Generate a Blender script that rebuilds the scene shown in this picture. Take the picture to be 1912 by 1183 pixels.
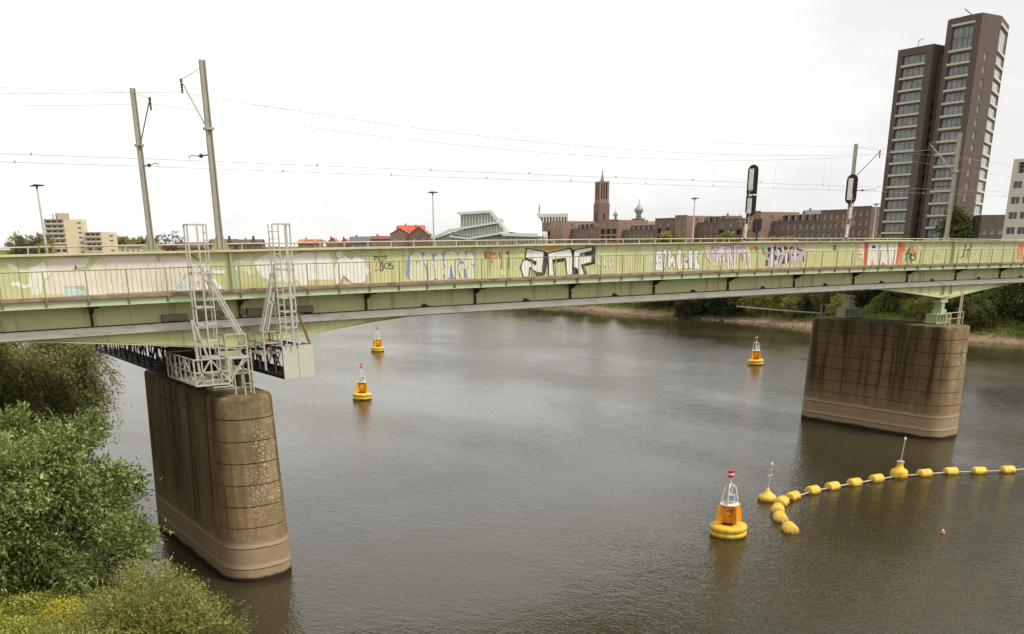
import bpy, bmesh, math, random
import numpy as np
from mathutils import Vector, Matrix
from mathutils.geometry import tessellate_polygon
R=math.radians
for o in list(bpy.data.objects): bpy.data.objects.remove(o)
S=bpy.context.scene
COL=S.collection
rnd=random.Random(7)
# ------------------------------------------------------------------ camera
FPX,CX,CY=1750.2655,927.1253,1049.5447
PIT,ROLL,YAW=0.3287757,-0.0094919,0.5947272
CAMZ=15.0
_F=Vector((math.sin(YAW)*math.cos(PIT),math.cos(YAW)*math.cos(PIT),-math.sin(PIT)))
_R=Vector((math.cos(YAW),-math.sin(YAW),0)); _U=_R.cross(_F)
_R2=math.cos(ROLL)*_R+math.sin(ROLL)*_U; _U2=-math.sin(ROLL)*_R+math.cos(ROLL)*_U
cd=bpy.data.cameras.new('camera'); cam=bpy.data.objects.new('camera',cd); COL.objects.link(cam)
cd.sensor_width=36; cd.sensor_fit='HORIZONTAL'; cd.lens=FPX/1912*36
cd.shift_x=(956-CX)/1912; cd.shift_y=(CY-591.5)/1912
cd.clip_start=.5; cd.clip_end=8000
M=Matrix((_R2,_U2,-_F)).transposed().to_4x4(); M.translation=(0,0,CAMZ); cam.matrix_world=M
S.camera=cam
# ------------------------------------------------------------------ light
SUN_AZ,SUN_EL=R(150),R(54)          # azimuth from +Y towards +X
w=bpy.data.worlds.new('World'); S.world=w; w.use_nodes=True
nt=w.node_tree; nt.nodes.clear()
def N(t,ty,**k):
    n=t.nodes.new(ty)
    for a,b in k.items(): setattr(n,a,b)
    return n
out=N(nt,'ShaderNodeOutputWorld'); bg=N(nt,'ShaderNodeBackground'); bg.inputs[1].default_value=.1
sky=N(nt,'ShaderNodeTexSky',sky_type='NISHITA'); sky.sun_disc=False; sky.sun_elevation=SUN_EL; sky.sun_rotation=SUN_AZ
sky.dust_density=6; sky.air_density=1; sky.ozone_density=1
tc=N(nt,'ShaderNodeTexCoord'); mp=N(nt,'ShaderNodeMapping'); mp.inputs['Scale'].default_value=(1,1,2.6)
no=N(nt,'ShaderNodeTexNoise'); no.inputs['Scale'].default_value=1.7; no.inputs['Detail'].default_value=6; no.inputs['Roughness'].default_value=.55
cr=N(nt,'ShaderNodeValToRGB'); cr.color_ramp.elements[0].position=.40; cr.color_ramp.elements[0].color=(6.1,6.06,6.0,1)
cr.color_ramp.elements[1].position=.68; cr.color_ramp.elements[1].color=(9.2,9.05,8.7,1)
mx=N(nt,'ShaderNodeMix',data_type='RGBA'); mx.inputs[0].default_value=.93
nt.links.new(tc.outputs['Generated'],mp.inputs[0]); nt.links.new(mp.outputs[0],no.inputs[0]); nt.links.new(no.outputs[0],cr.inputs[0])
nt.links.new(sky.outputs[0],mx.inputs[6]); nt.links.new(cr.outputs[0],mx.inputs[7]); nt.links.new(mx.outputs[2],bg.inputs[0]); nt.links.new(bg.outputs[0],out.inputs[0])
sl=bpy.data.lights.new('sun','SUN'); sl.energy=1.8; sl.angle=R(14); sl.color=(1,.95,.86)
so=bpy.data.objects.new('sun',sl); COL.objects.link(so)
sd=Vector((math.sin(SUN_AZ)*math.cos(SUN_EL),math.cos(SUN_AZ)*math.cos(SUN_EL),math.sin(SUN_EL)))
so.rotation_euler=sd.to_track_quat('Z','Y').to_euler(); so.location=(60,-40,60)
S.render.engine='CYCLES'
vs=S.view_settings; vs.view_transform='Standard'; vs.look='None'; vs.exposure=0.62; vs.gamma=1; vs.use_curve_mapping=False
# ------------------------------------------------------------------ helpers
def ray(px,py): return _F+((px-CX)/FPX)*_R2-((py-CY)/FPX)*_U2
def at(px,py,ax,v):
    d=ray(px,py); o=Vector((0,0,CAMZ)); t=(v-o[ax])/d[ax]; return o+d*t
def atd(px,py,zc): return Vector((0,0,CAMZ))+ray(px,py)*zc
def lin(r,g,b,k=1.0):
    f=lambda c:((c/255)/12.92 if c<=10 else (((c/255)+.055)/1.055)**2.4)
    return (f(r)*k,f(g)*k,f(b)*k)
MATS={}
def mat(name,col,rough=.7,var=.12,scale=2.0,metal=0.0,bump=0.0,bscale=20,stain=None,spec=.4,stretch=(1,1,1)):
    if name in MATS: return MATS[name]
    m=bpy.data.materials.new(name); m.use_nodes=True; t=m.node_tree; b=t.nodes['Principled BSDF']
    b.inputs['Roughness'].default_value=rough; b.inputs['Metallic'].default_value=metal
    b.inputs['Specular IOR Level'].default_value=spec
    g=N(t,'ShaderNodeNewGeometry'); mpp=N(t,'ShaderNodeMapping'); mpp.inputs['Scale'].default_value=stretch
    t.links.new(g.outputs['Position'],mpp.inputs[0])
    n=N(t,'ShaderNodeTexNoise'); n.inputs['Scale'].default_value=scale; n.inputs['Detail'].default_value=6; n.inputs['Roughness'].default_value=.6
    t.links.new(mpp.outputs[0],n.inputs[0])
    r_=N(t,'ShaderNodeValToRGB'); r_.color_ramp.elements[0].position=.3; r_.color_ramp.elements[1].position=.7
    r_.color_ramp.elements[0].color=(*[c*(1-var) for c in col],1); r_.color_ramp.elements[1].color=(*[min(1,c*(1+var)) for c in col],1)
    t.links.new(n.outputs[0],r_.inputs[0]); src=r_.outputs[0]
    if stain:
        sc,amt,lo,hi,strt=stain[:5]; 
        mp2=N(t,'ShaderNodeMapping'); mp2.inputs['Scale'].default_value=strt; t.links.new(g.outputs['Position'],mp2.inputs[0])
        n2=N(t,'ShaderNodeTexNoise'); n2.inputs['Scale'].default_value=1; n2.inputs['Detail'].default_value=5; t.links.new(mp2.outputs[0],n2.inputs[0])
        mr=N(t,'ShaderNodeMapRange'); mr.inputs[1].default_value=lo; mr.inputs[2].default_value=hi; mr.inputs[4].default_value=amt; t.links.new(n2.outputs[0],mr.inputs[0])
        mm=N(t,'ShaderNodeMix',data_type='RGBA'); mm.inputs[7].default_value=(*sc,1)
        t.links.new(mr.outputs[0],mm.inputs[0]); t.links.new(src,mm.inputs[6]); src=mm.outputs[2]
    t.links.new(src,b.inputs['Base Color'])
    if bump:
        n3=N(t,'ShaderNodeTexNoise'); n3.inputs['Scale'].default_value=bscale; n3.inputs['Detail'].default_value=4; t.links.new(g.outputs['Position'],n3.inputs[0])
        bp=N(t,'ShaderNodeBump'); bp.inputs['Strength'].default_value=bump; bp.inputs['Distance'].default_value=.05
        t.links.new(n3.outputs[0],bp.inputs['Height']); t.links.new(bp.outputs[0],b.inputs['Normal'])
    MATS[name]=m; return m
class MB:
    def __init__(s): s.v=[]; s.f=[]; s.m=[]
    def add(s,vs,fs,mi=0):
        k=len(s.v); s.v+=[tuple(p) for p in vs]; s.f+=[tuple(i+k for i in f) for f in fs]; s.m+=[mi]*len(fs); return s
    def box(s,x0,x1,y0,y1,z0,z1,mi=0):
        return s.add([(x0,y0,z0),(x1,y0,z0),(x1,y1,z0),(x0,y1,z0),(x0,y0,z1),(x1,y0,z1),(x1,y1,z1),(x0,y1,z1)],
          [(0,3,2,1),(4,5,6,7),(0,1,5,4),(1,2,6,5),(2,3,7,6),(3,0,4,7)],mi)
    def bar(s,p,q,w,h=None,mi=0,up=(0,0,1)):
        p=Vector(p);q=Vector(q);h=h or w;d=(q-p).normalized();u=Vector(up)
        if abs(d.dot(u))>.98:u=Vector((0,1,0))
        a=d.cross(u).normalized();b=a.cross(d).normalized();a*=w/2;b*=h/2
        return s.add([p-a-b,p+a-b,p+a+b,p-a+b,q-a-b,q+a-b,q+a+b,q-a+b],[(0,3,2,1),(4,5,6,7),(0,1,5,4),(1,2,6,5),(2,3,7,6),(3,0,4,7)],mi)
    def tube(s,pts,r,n=6,mi=0,cap=True):
        pts=[Vector(p) for p in pts]; rs=r if isinstance(r,(list,tuple)) else [r]*len(pts); vs=[];fs=[]
        d0=(pts[1]-pts[0]).normalized(); ref=Vector((0,0,1)) if abs(d0.z)<.9 else Vector((0,1,0)); 
        for i,p in enumerate(pts):
            d=(pts[min(i+1,len(pts)-1)]-pts[max(i-1,0)]).normalized(); a=d.cross(ref).normalized(); b=a.cross(d)
            for k in range(n):
                t=2*math.pi*k/n; vs.append(p+(a*math.cos(t)+b*math.sin(t))*rs[i])
        for i in range(len(pts)-1):
            for k in range(n): fs.append((i*n+k,i*n+(k+1)%n,(i+1)*n+(k+1)%n,(i+1)*n+k))
        if cap: fs.append(tuple(range(n-1,-1,-1))); fs.append(tuple(range((len(pts)-1)*n,len(pts)*n)))
        return s.add(vs,fs,mi)
    def lathe(s,prof,c=(0,0,0),n=24,mi=0):
        vs=[];fs=[]
        for r,z in prof:
            for k in range(n):
                t=2*math.pi*k/n; vs.append((c[0]+r*math.cos(t),c[1]+r*math.sin(t),c[2]+z))
        for i in range(len(prof)-1):
            for k in range(n): fs.append((i*n+k,i*n+(k+1)%n,(i+1)*n+(k+1)%n,(i+1)*n+k))
        fs.append(tuple(range(n-1,-1,-1))); fs.append(tuple(range((len(prof)-1)*n,len(prof)*n)))
        return s.add(vs,fs,mi)
    def prism(s,poly,ext,mi=0,caps=True):
        n=len(poly);e=Vector(ext);vs=[Vector(p) for p in poly]; vs=vs+[p+e for p in vs]
        fs=[(i,(i+1)%n,n+(i+1)%n,n+i) for i in range(n)]
        if caps:
            tr=tessellate_polygon([vs[:n]]); fs+=[tuple(t) for t in tr]+[tuple(n+i for i in reversed(t)) for t in tr]
        return s.add(vs,fs,mi)
    def mesh(s,name,off=Vector((0,0,0)),smooth=False):
        me=bpy.data.meshes.new(name); me.from_pydata([tuple(Vector(p)-off) for p in s.v],[],s.f)
        me.polygons.foreach_set('material_index',s.m)
        if smooth: me.polygons.foreach_set('use_smooth',[True]*len(me.polygons))
        bm=bmesh.new(); bm.from_mesh(me); bmesh.ops.recalc_face_normals(bm,faces=bm.faces); bm.to_mesh(me); bm.free()
        return me
    def build(s,name,mats,parent=None,smooth=False,off=None,kind=None):
        off=off if off is not None else (wloc(parent) if parent else Vector((0,0,0)))
        me=s.mesh(name,off,smooth)
        for m in (mats if isinstance(mats,(list,tuple)) else [mats]): me.materials.append(m)
        o=bpy.data.objects.new(name,me); COL.objects.link(o)
        if parent: o.parent=parent
        if kind: o['kind']=kind
        return o
def wloc(o):
    v=Vector((0,0,0))
    while o: v+=Vector(o.location); o=o.parent
    return v
def tag(o,label,cat,group=None,kind=None):
    o['label']=label; o['category']=cat
    if group: o['group']=group
    return o
def empty(name,loc,label=None,cat=None,group=None):
    o=bpy.data.objects.new(name,None); o.empty_display_size=.3; COL.objects.link(o); o.location=loc
    if label: tag(o,label,cat,group)
    return o
def centre(mb):
    a=np.array(mb.v); return Vector(((a[:,0].min()+a[:,0].max())/2,(a[:,1].min()+a[:,1].max())/2,a[:,2].min()))
def single(mb,name,mats,label,cat,group=None,smooth=False):
    c=centre(mb); o=mb.build(name,mats,None,smooth,off=c); o.location=c; tag(o,label,cat,group); return o
def dup(root,loc,rotz=None,label=None,group=None,scale=None):
    r=root.copy(); COL.objects.link(r); r.location=loc
    if rotz is not None: r.rotation_euler=(0,0,rotz)
    if scale: r.scale=scale
    if label: r['label']=label
    if group: r['group']=group
    for ch in root.children:
        c=ch.copy(); COL.objects.link(c); c.parent=r
        for g in ch.children:
            d=g.copy(); COL.objects.link(d); d.parent=c
    return r
def inst(name,me,loc,parent,rotz=0):
    o=bpy.data.objects.new(name,me); COL.objects.link(o); o.parent=parent
    o.location=Vector(loc)-(wloc(parent) if parent else Vector((0,0,0))); o.rotation_euler=(0,0,rotz); return o
# ------------------------------------------------------------------ materials
GREEN=mat('green_paint',lin(204,206,152,.95),.5,.07,1.2,stain=(lin(138,124,84),.65,.54,.74,(3.2,3.2,.3)),bump=.05,bscale=3)
GREENF=mat('green_fascia_paint',lin(184,194,156,.92),.5,.06,1.5,stain=(lin(130,126,92),.5,.55,.75,(1.5,1.5,.8)))
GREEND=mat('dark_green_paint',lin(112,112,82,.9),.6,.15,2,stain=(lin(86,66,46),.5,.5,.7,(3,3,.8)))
RUSTG=mat('rusty_dark_steel',lin(72,58,50,.8),.8,.25,4)
STRIP=mat('galvanised_runway',lin(188,182,172,.9),.55,.07,1.5,metal=.0,stain=(lin(130,122,108),.6,.52,.7,(1.2,1.2,6)))
PLANK=mat('weathered_plank',lin(158,134,112,.9),.85,.25,3,stain=(lin(84,60,46),.7,.5,.66,(2,2,6)))
GALV=mat('galvanised_steel',lin(196,190,180,.9),.45,.08,4)
GALVR=mat('weathered_galvanised',lin(186,178,166,.9),.6,.12,6,stain=(lin(138,96,70),.6,.54,.68,(5,5,5)))
DARKM=mat('dark_steel',lin(48,42,40,.8),.7,.2,5)
MASTM=mat('mast_paint',lin(174,168,152,.9),.6,.08,3)
CREAMR=mat('cream_railing',lin(205,192,162,.9),.6,.06,4)
INSUL=mat('insulator_brown',lin(92,58,48),.3,.1,5)
WIREM=mat('wire',lin(160,156,150),.5,.05,3)
PANELG=mat('panel_greenish_grey',lin(196,196,178,.95),.5,.04,3)
DECKM=mat('deck_dark',lin(84,80,74),.9,.15,2)
BOXC=mat('service_box_concrete',lin(132,120,106,.9),.9,.25,6)
YEL=mat('yellow_plastic',lin(236,190,52,.92),.5,.10,2.5,stain=(lin(150,122,62),.6,.54,.70,(3.2,3.2,2.2)))
def weathered(m,lo,hi,amt):
    t=m.node_tree; L=t.links.new; b=t.nodes['Principled BSDF']; src=b.inputs['Base Color'].links[0].from_socket
    oi=N(t,'ShaderNodeObjectInfo'); fd=N(t,'ShaderNodeMapRange'); fd.inputs[3].default_value=0; fd.inputs[4].default_value=.3; L(oi.outputs['Random'],fd.inputs[0])
    m1=N(t,'ShaderNodeMix',data_type='RGBA'); m1.inputs[7].default_value=(*lin(214,186,104),1); L(fd.outputs[0],m1.inputs[0]); L(src,m1.inputs[6])
    g=N(t,'ShaderNodeNewGeometry'); sp=N(t,'ShaderNodeSeparateXYZ'); L(g.outputs['Position'],sp.inputs[0])
    n=N(t,'ShaderNodeTexNoise'); n.inputs['Scale'].default_value=4; n.inputs['Detail'].default_value=5; L(g.outputs['Position'],n.inputs[0])
    ad=N(t,'ShaderNodeMath',operation='MULTIPLY_ADD'); ad.inputs[1].default_value=-.35; L(n.outputs[0],ad.inputs[0]); L(sp.outputs[2],ad.inputs[2])
    mr=N(t,'ShaderNodeMapRange'); mr.inputs[1].default_value=lo; mr.inputs[2].default_value=hi; mr.inputs[3].default_value=amt; mr.inputs[4].default_value=0; L(ad.outputs[0],mr.inputs[0])
    m2=N(t,'ShaderNodeMix',data_type='RGBA'); m2.inputs[7].default_value=(*lin(92,80,42),1); L(mr.outputs[0],m2.inputs[0]); L(m1.outputs[2],m2.inputs[6])
    n2=N(t,'ShaderNodeTexNoise'); n2.inputs['Scale'].default_value=9; n2.inputs['Detail'].default_value=3; L(g.outputs['Position'],n2.inputs[0])
    r2=N(t,'ShaderNodeMapRange'); r2.inputs[1].default_value=.66; r2.inputs[2].default_value=.72; r2.inputs[4].default_value=.7; L(n2.outputs[0],r2.inputs[0])
    m3=N(t,'ShaderNodeMix',data_type='RGBA'); m3.inputs[7].default_value=(*lin(226,214,180),1); L(r2.outputs[0],m3.inputs[0]); L(m2.outputs[2],m3.inputs[6]); L(m3.outputs[2],b.inputs['Base Color'])
weathered(YEL,-.14,.02,.85)
ORG=mat('orange_paint',lin(242,158,46,.95),.4,.06,2.5,stain=(lin(150,84,30),.5,.58,.75,(3,3,1)))
ORGY=mat('amber_paint',lin(240,172,30,.92),.4,.06,2.5)
WHITE=mat('white_paint',lin(240,238,228,.9),.5,.03,3)
RED=mat('red_paint',lin(196,36,40),.45,.06,4)
BLACK=mat('black_paint',lin(30,28,28),.6,.1,5)
GLASS=mat('window_glass',lin(140,144,144,.7),.1,.45,.45,spec=.8)
GLASSD=mat('dark_glass',lin(62,66,70),.1,.3,.4,spec=.6)
FRAMEW=mat('white_frame',lin(222,218,208),.6,.03,2)
FRAMED=mat('dark_frame',lin(52,48,48),.6,.05,2)
ROPE=mat('grey_rope',lin(190,180,168),.8,.1,6)
# concrete of the piers
def pier_mat():
    m=bpy.data.materials.new('pier_concrete'); m.use_nodes=True; t=m.node_tree; b=t.nodes['Principled BSDF']; L=t.links.new
    b.inputs['Roughness'].default_value=.88; b.inputs['Specular IOR Level'].default_value=.25
    g=N(t,'ShaderNodeNewGeometry'); sp=N(t,'ShaderNodeSeparateXYZ'); L(g.outputs['Position'],sp.inputs[0])
    def noise(scale,st,det=5,rough=.6):
        mp=N(t,'ShaderNodeMapping'); mp.inputs['Scale'].default_value=st; L(g.outputs['Position'],mp.inputs[0])
        n=N(t,'ShaderNodeTexNoise'); n.inputs['Scale'].default_value=scale; n.inputs['Detail'].default_value=det; n.inputs['Roughness'].default_value=rough; L(mp.outputs[0],n.inputs[0]); return n.outputs[0]
    def rng(src,a,b_,c=0,d=1,smooth=False):
        r_=N(t,'ShaderNodeMapRange'); r_.inputs[1].default_value=a; r_.inputs[2].default_value=b_; r_.inputs[3].default_value=c; r_.inputs[4].default_value=d
        if smooth: r_.interpolation_type='SMOOTHSTEP'
        L(src,r_.inputs[0]); return r_.outputs[0]
    def math_(op,a,b_=None):
        n=N(t,'ShaderNodeMath',operation=op)
        for i,x in enumerate((a,b_)):
            if x is None: continue
            if isinstance(x,(int,float)): n.inputs[i].default_value=x
            else: L(x,n.inputs[i])
        return n.outputs[0]
    def mix(f,a,b_,mode='MIX'):
        n=N(t,'ShaderNodeMix',data_type='RGBA',blend_type=mode)
        if isinstance(f,(int,float)): n.inputs[0].default_value=f
        else: L(f,n.inputs[0])
        for i,x in ((6,a),(7,b_)):
            if isinstance(x,tuple): n.inputs[i].default_value=(*x,1)
            else: L(x,n.inputs[i])
        return n.outputs[2]
    base=mix(rng(noise(.9,(1,1,1)),.3,.7),lin(134,112,80),lin(164,143,108))
    base=mix(rng(noise(7,(1,1,1),7,.7),.38,.66,0,.55),base,lin(98,82,58))
    base=mix(rng(noise(.7,(1,1,.5),4,.6),.5,.68,0,.5),base,lin(112,104,62))
    base=mix(rng(noise(1,(2.6,2.6,.1),4,.6),.56,.68,0,.35),base,lin(124,82,48))
    # vertical run-off streaks, strongest on the long flanks and up high
    nx=N(t,'ShaderNodeSeparateXYZ'); L(g.outputs['Normal'],nx.inputs[0])
    flank=rng(math_('ABSOLUTE',nx.outputs[0]),.55,.95)
    st=rng(noise(1,(1.7,1.7,.06),6,.65),.46,.60,smooth=True)
    up=rng(sp.outputs[2],1.6,4.2)
    f=math_('MULTIPLY',math_('MULTIPLY',st,math_('ADD',math_('MULTIPLY',flank,.66),.34)),up)
    base=mix(f,base,lin(50,40,26))
    st2=rng(noise(1,(1.15,1.15,.05),4),.50,.64,smooth=True)
    base=mix(math_('MULTIPLY',math_('MULTIPLY',st2,math_('ADD',math_('MULTIPLY',flank,.5),.1)),up),base,lin(72,72,34))
    base=mix(math_('MULTIPLY',flank,math_('MULTIPLY',up,.5)),base,lin(84,64,40))
    # moss along the top course
    base=mix(math_('MULTIPLY',rng(sp.outputs[2],7.5,8.5),rng(noise(2.2,(1,1,1)),.4,.62,0,.75)),base,lin(78,70,44))
    # white droppings on the nose
    v=N(t,'ShaderNodeTexVoronoi'); v.inputs['Scale'].default_value=9.5; mpv=N(t,'ShaderNodeMapping'); mpv.inputs['Scale'].default_value=(1.2,1.2,.8); L(g.outputs['Position'],mpv.inputs[0]); L(mpv.outputs[0],v.inputs[0])
    sp1=rng(v.outputs['Distance'],.20,.36,1,0)
    nose=rng(math_('ADD',math_('MULTIPLY',nx.outputs[0],.45),math_('MULTIPLY',nx.outputs[1],-.89)),.70,.93)
    zz=math_('MULTIPLY',rng(sp.outputs[2],2.2,4.0),rng(sp.outputs[2],6.8,8.0,1,0.0))
    patch=rng(noise(1.6,(1,1,.7),6,.75),.40,.56)
    base=mix(math_('MULTIPLY',math_('MULTIPLY',sp1,nose),math_('MULTIPLY',zz,patch)),base,lin(226,216,200))
    # old water lines: pale washed bands near the foot, dark wet rim
    wob=math_('ADD',sp.outputs[2],math_('MULTIPLY',noise(.8,(1,1,1)),.25))
    base=mix(rng(wob,1.9,2.15,.42,0),base,lin(172,150,120))
    base=mix(math_('MULTIPLY',rng(wob,1.72,1.86),rng(wob,1.92,2.02,.45,0)),base,lin(194,174,146))
    base=mix(math_('MULTIPLY',rng(wob,.72,.84),rng(wob,.92,1.05,.5,0)),base,lin(194,174,146))
    base=mix(rng(wob,.30,.42,1,0),base,lin(46,36,28))
    L(base,b.inputs['Base Color'])
    bp=N(t,'ShaderNodeBump'); bp.inputs['Strength'].default_value=.35; bp.inputs['Distance'].default_value=.04; L(noise(6,(1,1,1)),bp.inputs['Height']); L(bp.outputs[0],b.inputs['Normal'])
    return m
PIER=pier_mat()
GROOVE=mat('joint_shadow_concrete',lin(64,50,38),.95,.15,4)
def water_mat():
    m=bpy.data.materials.new('river_water'); m.use_nodes=True; t=m.node_tree; b=t.nodes['Principled BSDF']; L=t.links.new
    b.inputs['Base Color'].default_value=(*lin(56,51,34),1); b.inputs['Roughness'].default_value=.04; b.inputs['IOR'].default_value=1.333
    b.inputs['Specular IOR Level'].default_value=.5
    g=N(t,'ShaderNodeNewGeometry')
    def noise(scale,st,det,rot=0):
        mp=N(t,'ShaderNodeMapping'); mp.inputs['Scale'].default_value=st; mp.inputs['Rotation'].default_value=(0,0,rot); L(g.outputs['Position'],mp.inputs[0])
        n=N(t,'ShaderNodeTexNoise'); n.inputs['Scale'].default_value=scale; n.inputs['Detail'].default_value=det; n.inputs['Roughness'].default_value=.55; n.inputs['Distortion'].default_value=.3; L(mp.outputs[0],n.inputs[0]); return n.outputs[0]
    a=noise(2.7,(1,.55,1),3,.5); c=noise(8.0,(1,.6,1),2,-.2); d=noise(.07,(1,.45,1),4,.35)
    # calmer and rougher patches of water
    r_=N(t,'ShaderNodeMapRange'); r_.inputs[1].default_value=.35; r_.inputs[2].default_value=.65; r_.inputs[3].default_value=.55; r_.inputs[4].default_value=1.6; L(d,r_.inputs[0])
    m1=N(t,'ShaderNodeMath',operation='MULTIPLY'); m1.inputs[1].default_value=.75; L(c,m1.inputs[0])
    e_=noise(.55,(1,.7,1),2,.8); m4=N(t,'ShaderNodeMath',operation='MULTIPLY_ADD'); m4.inputs[1].default_value=.9; L(e_,m4.inputs[0]); L(m1.outputs[0],m4.inputs[2])
    m2=N(t,'ShaderNodeMath',operation='ADD'); L(a,m2.inputs[0]); L(m4.outputs[0],m2.inputs[1])
    m3=N(t,'ShaderNodeMath',operation='MULTIPLY'); L(m2.outputs[0],m3.inputs[0]); L(r_.outputs[0],m3.inputs[1])
    bp=N(t,'ShaderNodeBump'); bp.inputs['Strength'].default_value=1; bp.inputs['Distance'].default_value=.024; 
    sx=N(t,'ShaderNodeSeparateXYZ'); L(g.outputs['Position'],sx.inputs[0])
    sh=N(t,'ShaderNodeMapRange'); sh.inputs[1].default_value=114; sh.inputs[2].default_value=132; sh.inputs[3].default_value=1; sh.inputs[4].default_value=.16; L(sx.outputs[0],sh.inputs[0])   # lee of the far bank
    op=N(t,'ShaderNodeMapRange'); op.inputs[1].default_value=26; op.inputs[2].default_value=44; op.inputs[3].default_value=1.5; op.inputs[4].default_value=1; L(sx.outputs[1],op.inputs[0])   # open reach before the bridge
    q1=N(t,'ShaderNodeMath',operation='MULTIPLY'); L(sh.outputs[0],q1.inputs[0]); L(op.outputs[0],q1.inputs[1])
    q2=N(t,'ShaderNodeMath',operation='MULTIPLY'); L(q1.outputs[0],q2.inputs[0]); L(m3.outputs[0],q2.inputs[1]); L(q2.outputs[0],bp.inputs['Height']); L(bp.outputs[0],b.inputs['Normal'])
    return m
def leaf_mat(name,c1,c2,c3):
    m=bpy.data.materials.new(name); m.use_nodes=True; t=m.node_tree; L=t.links.new; b=t.nodes['Principled BSDF']; b.inputs['Roughness'].default_value=.55; b.inputs['Specular IOR Level'].default_value=.3
    a=N(t,'ShaderNodeAttribute',attribute_name='tint'); r_=N(t,'ShaderNodeValToRGB'); e=r_.color_ramp.elements
    e[0].position=0; e[0].color=(*c1,1); e[1].position=1; e[1].color=(*c3,1); k=e.new(.5); k.color=(*c2,1)
    L(a.outputs['Fac'],r_.inputs[0]); L(r_.outputs[0],b.inputs['Base Color'])
    tr=N(t,'ShaderNodeBsdfTranslucent'); L(r_.outputs[0],tr.inputs[0]); ms=N(t,'ShaderNodeMixShader'); ms.inputs[0].default_value=.14
    L(b.outputs[0],ms.inputs[1]); L(tr.outputs[0],ms.inputs[2]); L(ms.outputs[0],t.nodes['Material Output'].inputs[0]); return m
BARK=mat('bark',lin(84,72,58),.9,.25,5)
LF_W=leaf_mat('willow_leaves',lin(74,88,38),lin(116,131,64),lin(176,186,122))
LF_D=leaf_mat('dark_willow_leaves',lin(86,88,44),lin(128,128,70),lin(182,174,112))
LF_Y=leaf_mat('yellow_green_leaves',lin(94,100,44),lin(136,138,68),lin(182,176,104))
LF_G=leaf_mat('ground_leaves',lin(92,104,34),lin(138,144,54),lin(182,182,92))
LF_F=leaf_mat('flower_heads',lin(150,136,30),lin(190,170,40),lin(214,196,70))
LF_B=leaf_mat('bank_tree_leaves',lin(54,64,30),lin(90,98,48),lin(136,136,74))
LF_B2=leaf_mat('bank_tree_dark_leaves',lin(36,46,28),lin(60,70,40),lin(94,98,58))
LF_B3=leaf_mat('bank_tree_light_leaves',lin(92,102,42),lin(136,140,66),lin(182,176,100))
# ------------------------------------------------------------------ setting: terrain, water
def shift(Y): return -0.004*np.maximum(0,Y-250)**2
def shoreL(Y): return 9.3+.7*np.sin(Y*.21)+.5*np.sin(Y*.083+1)+shift(Y)
def shoreR(Y): return 141.5+1.2*np.sin(Y*.11)+.8*np.sin(Y*.043+2)+shift(Y)
def height(X,Y):
    X=np.asarray(X,float);Y=np.asarray(Y,float)
    dl=shoreL(Y)-X; dr=X-shoreR(Y)
    hl=np.interp(dl,[-40,-6,0,1,4,12,30,80],[-4,-1.6,0,.7,1.7,3.0,6.3,7.0])
    hr=np.interp(dr,[-40,-6,0,2.2,4.2,10,18,60],[-4,-.9,0,.4,1.1,3.0,4.4,5.0])
    h=np.maximum(hl,hr)
    bumpy=.12*np.sin(X*1.3+Y*.7)*np.sin(Y*1.1-X*.4)+.08*np.sin(X*2.9)*np.sin(Y*2.3)
    return h+np.where(h>.15,bumpy,0)
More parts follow.
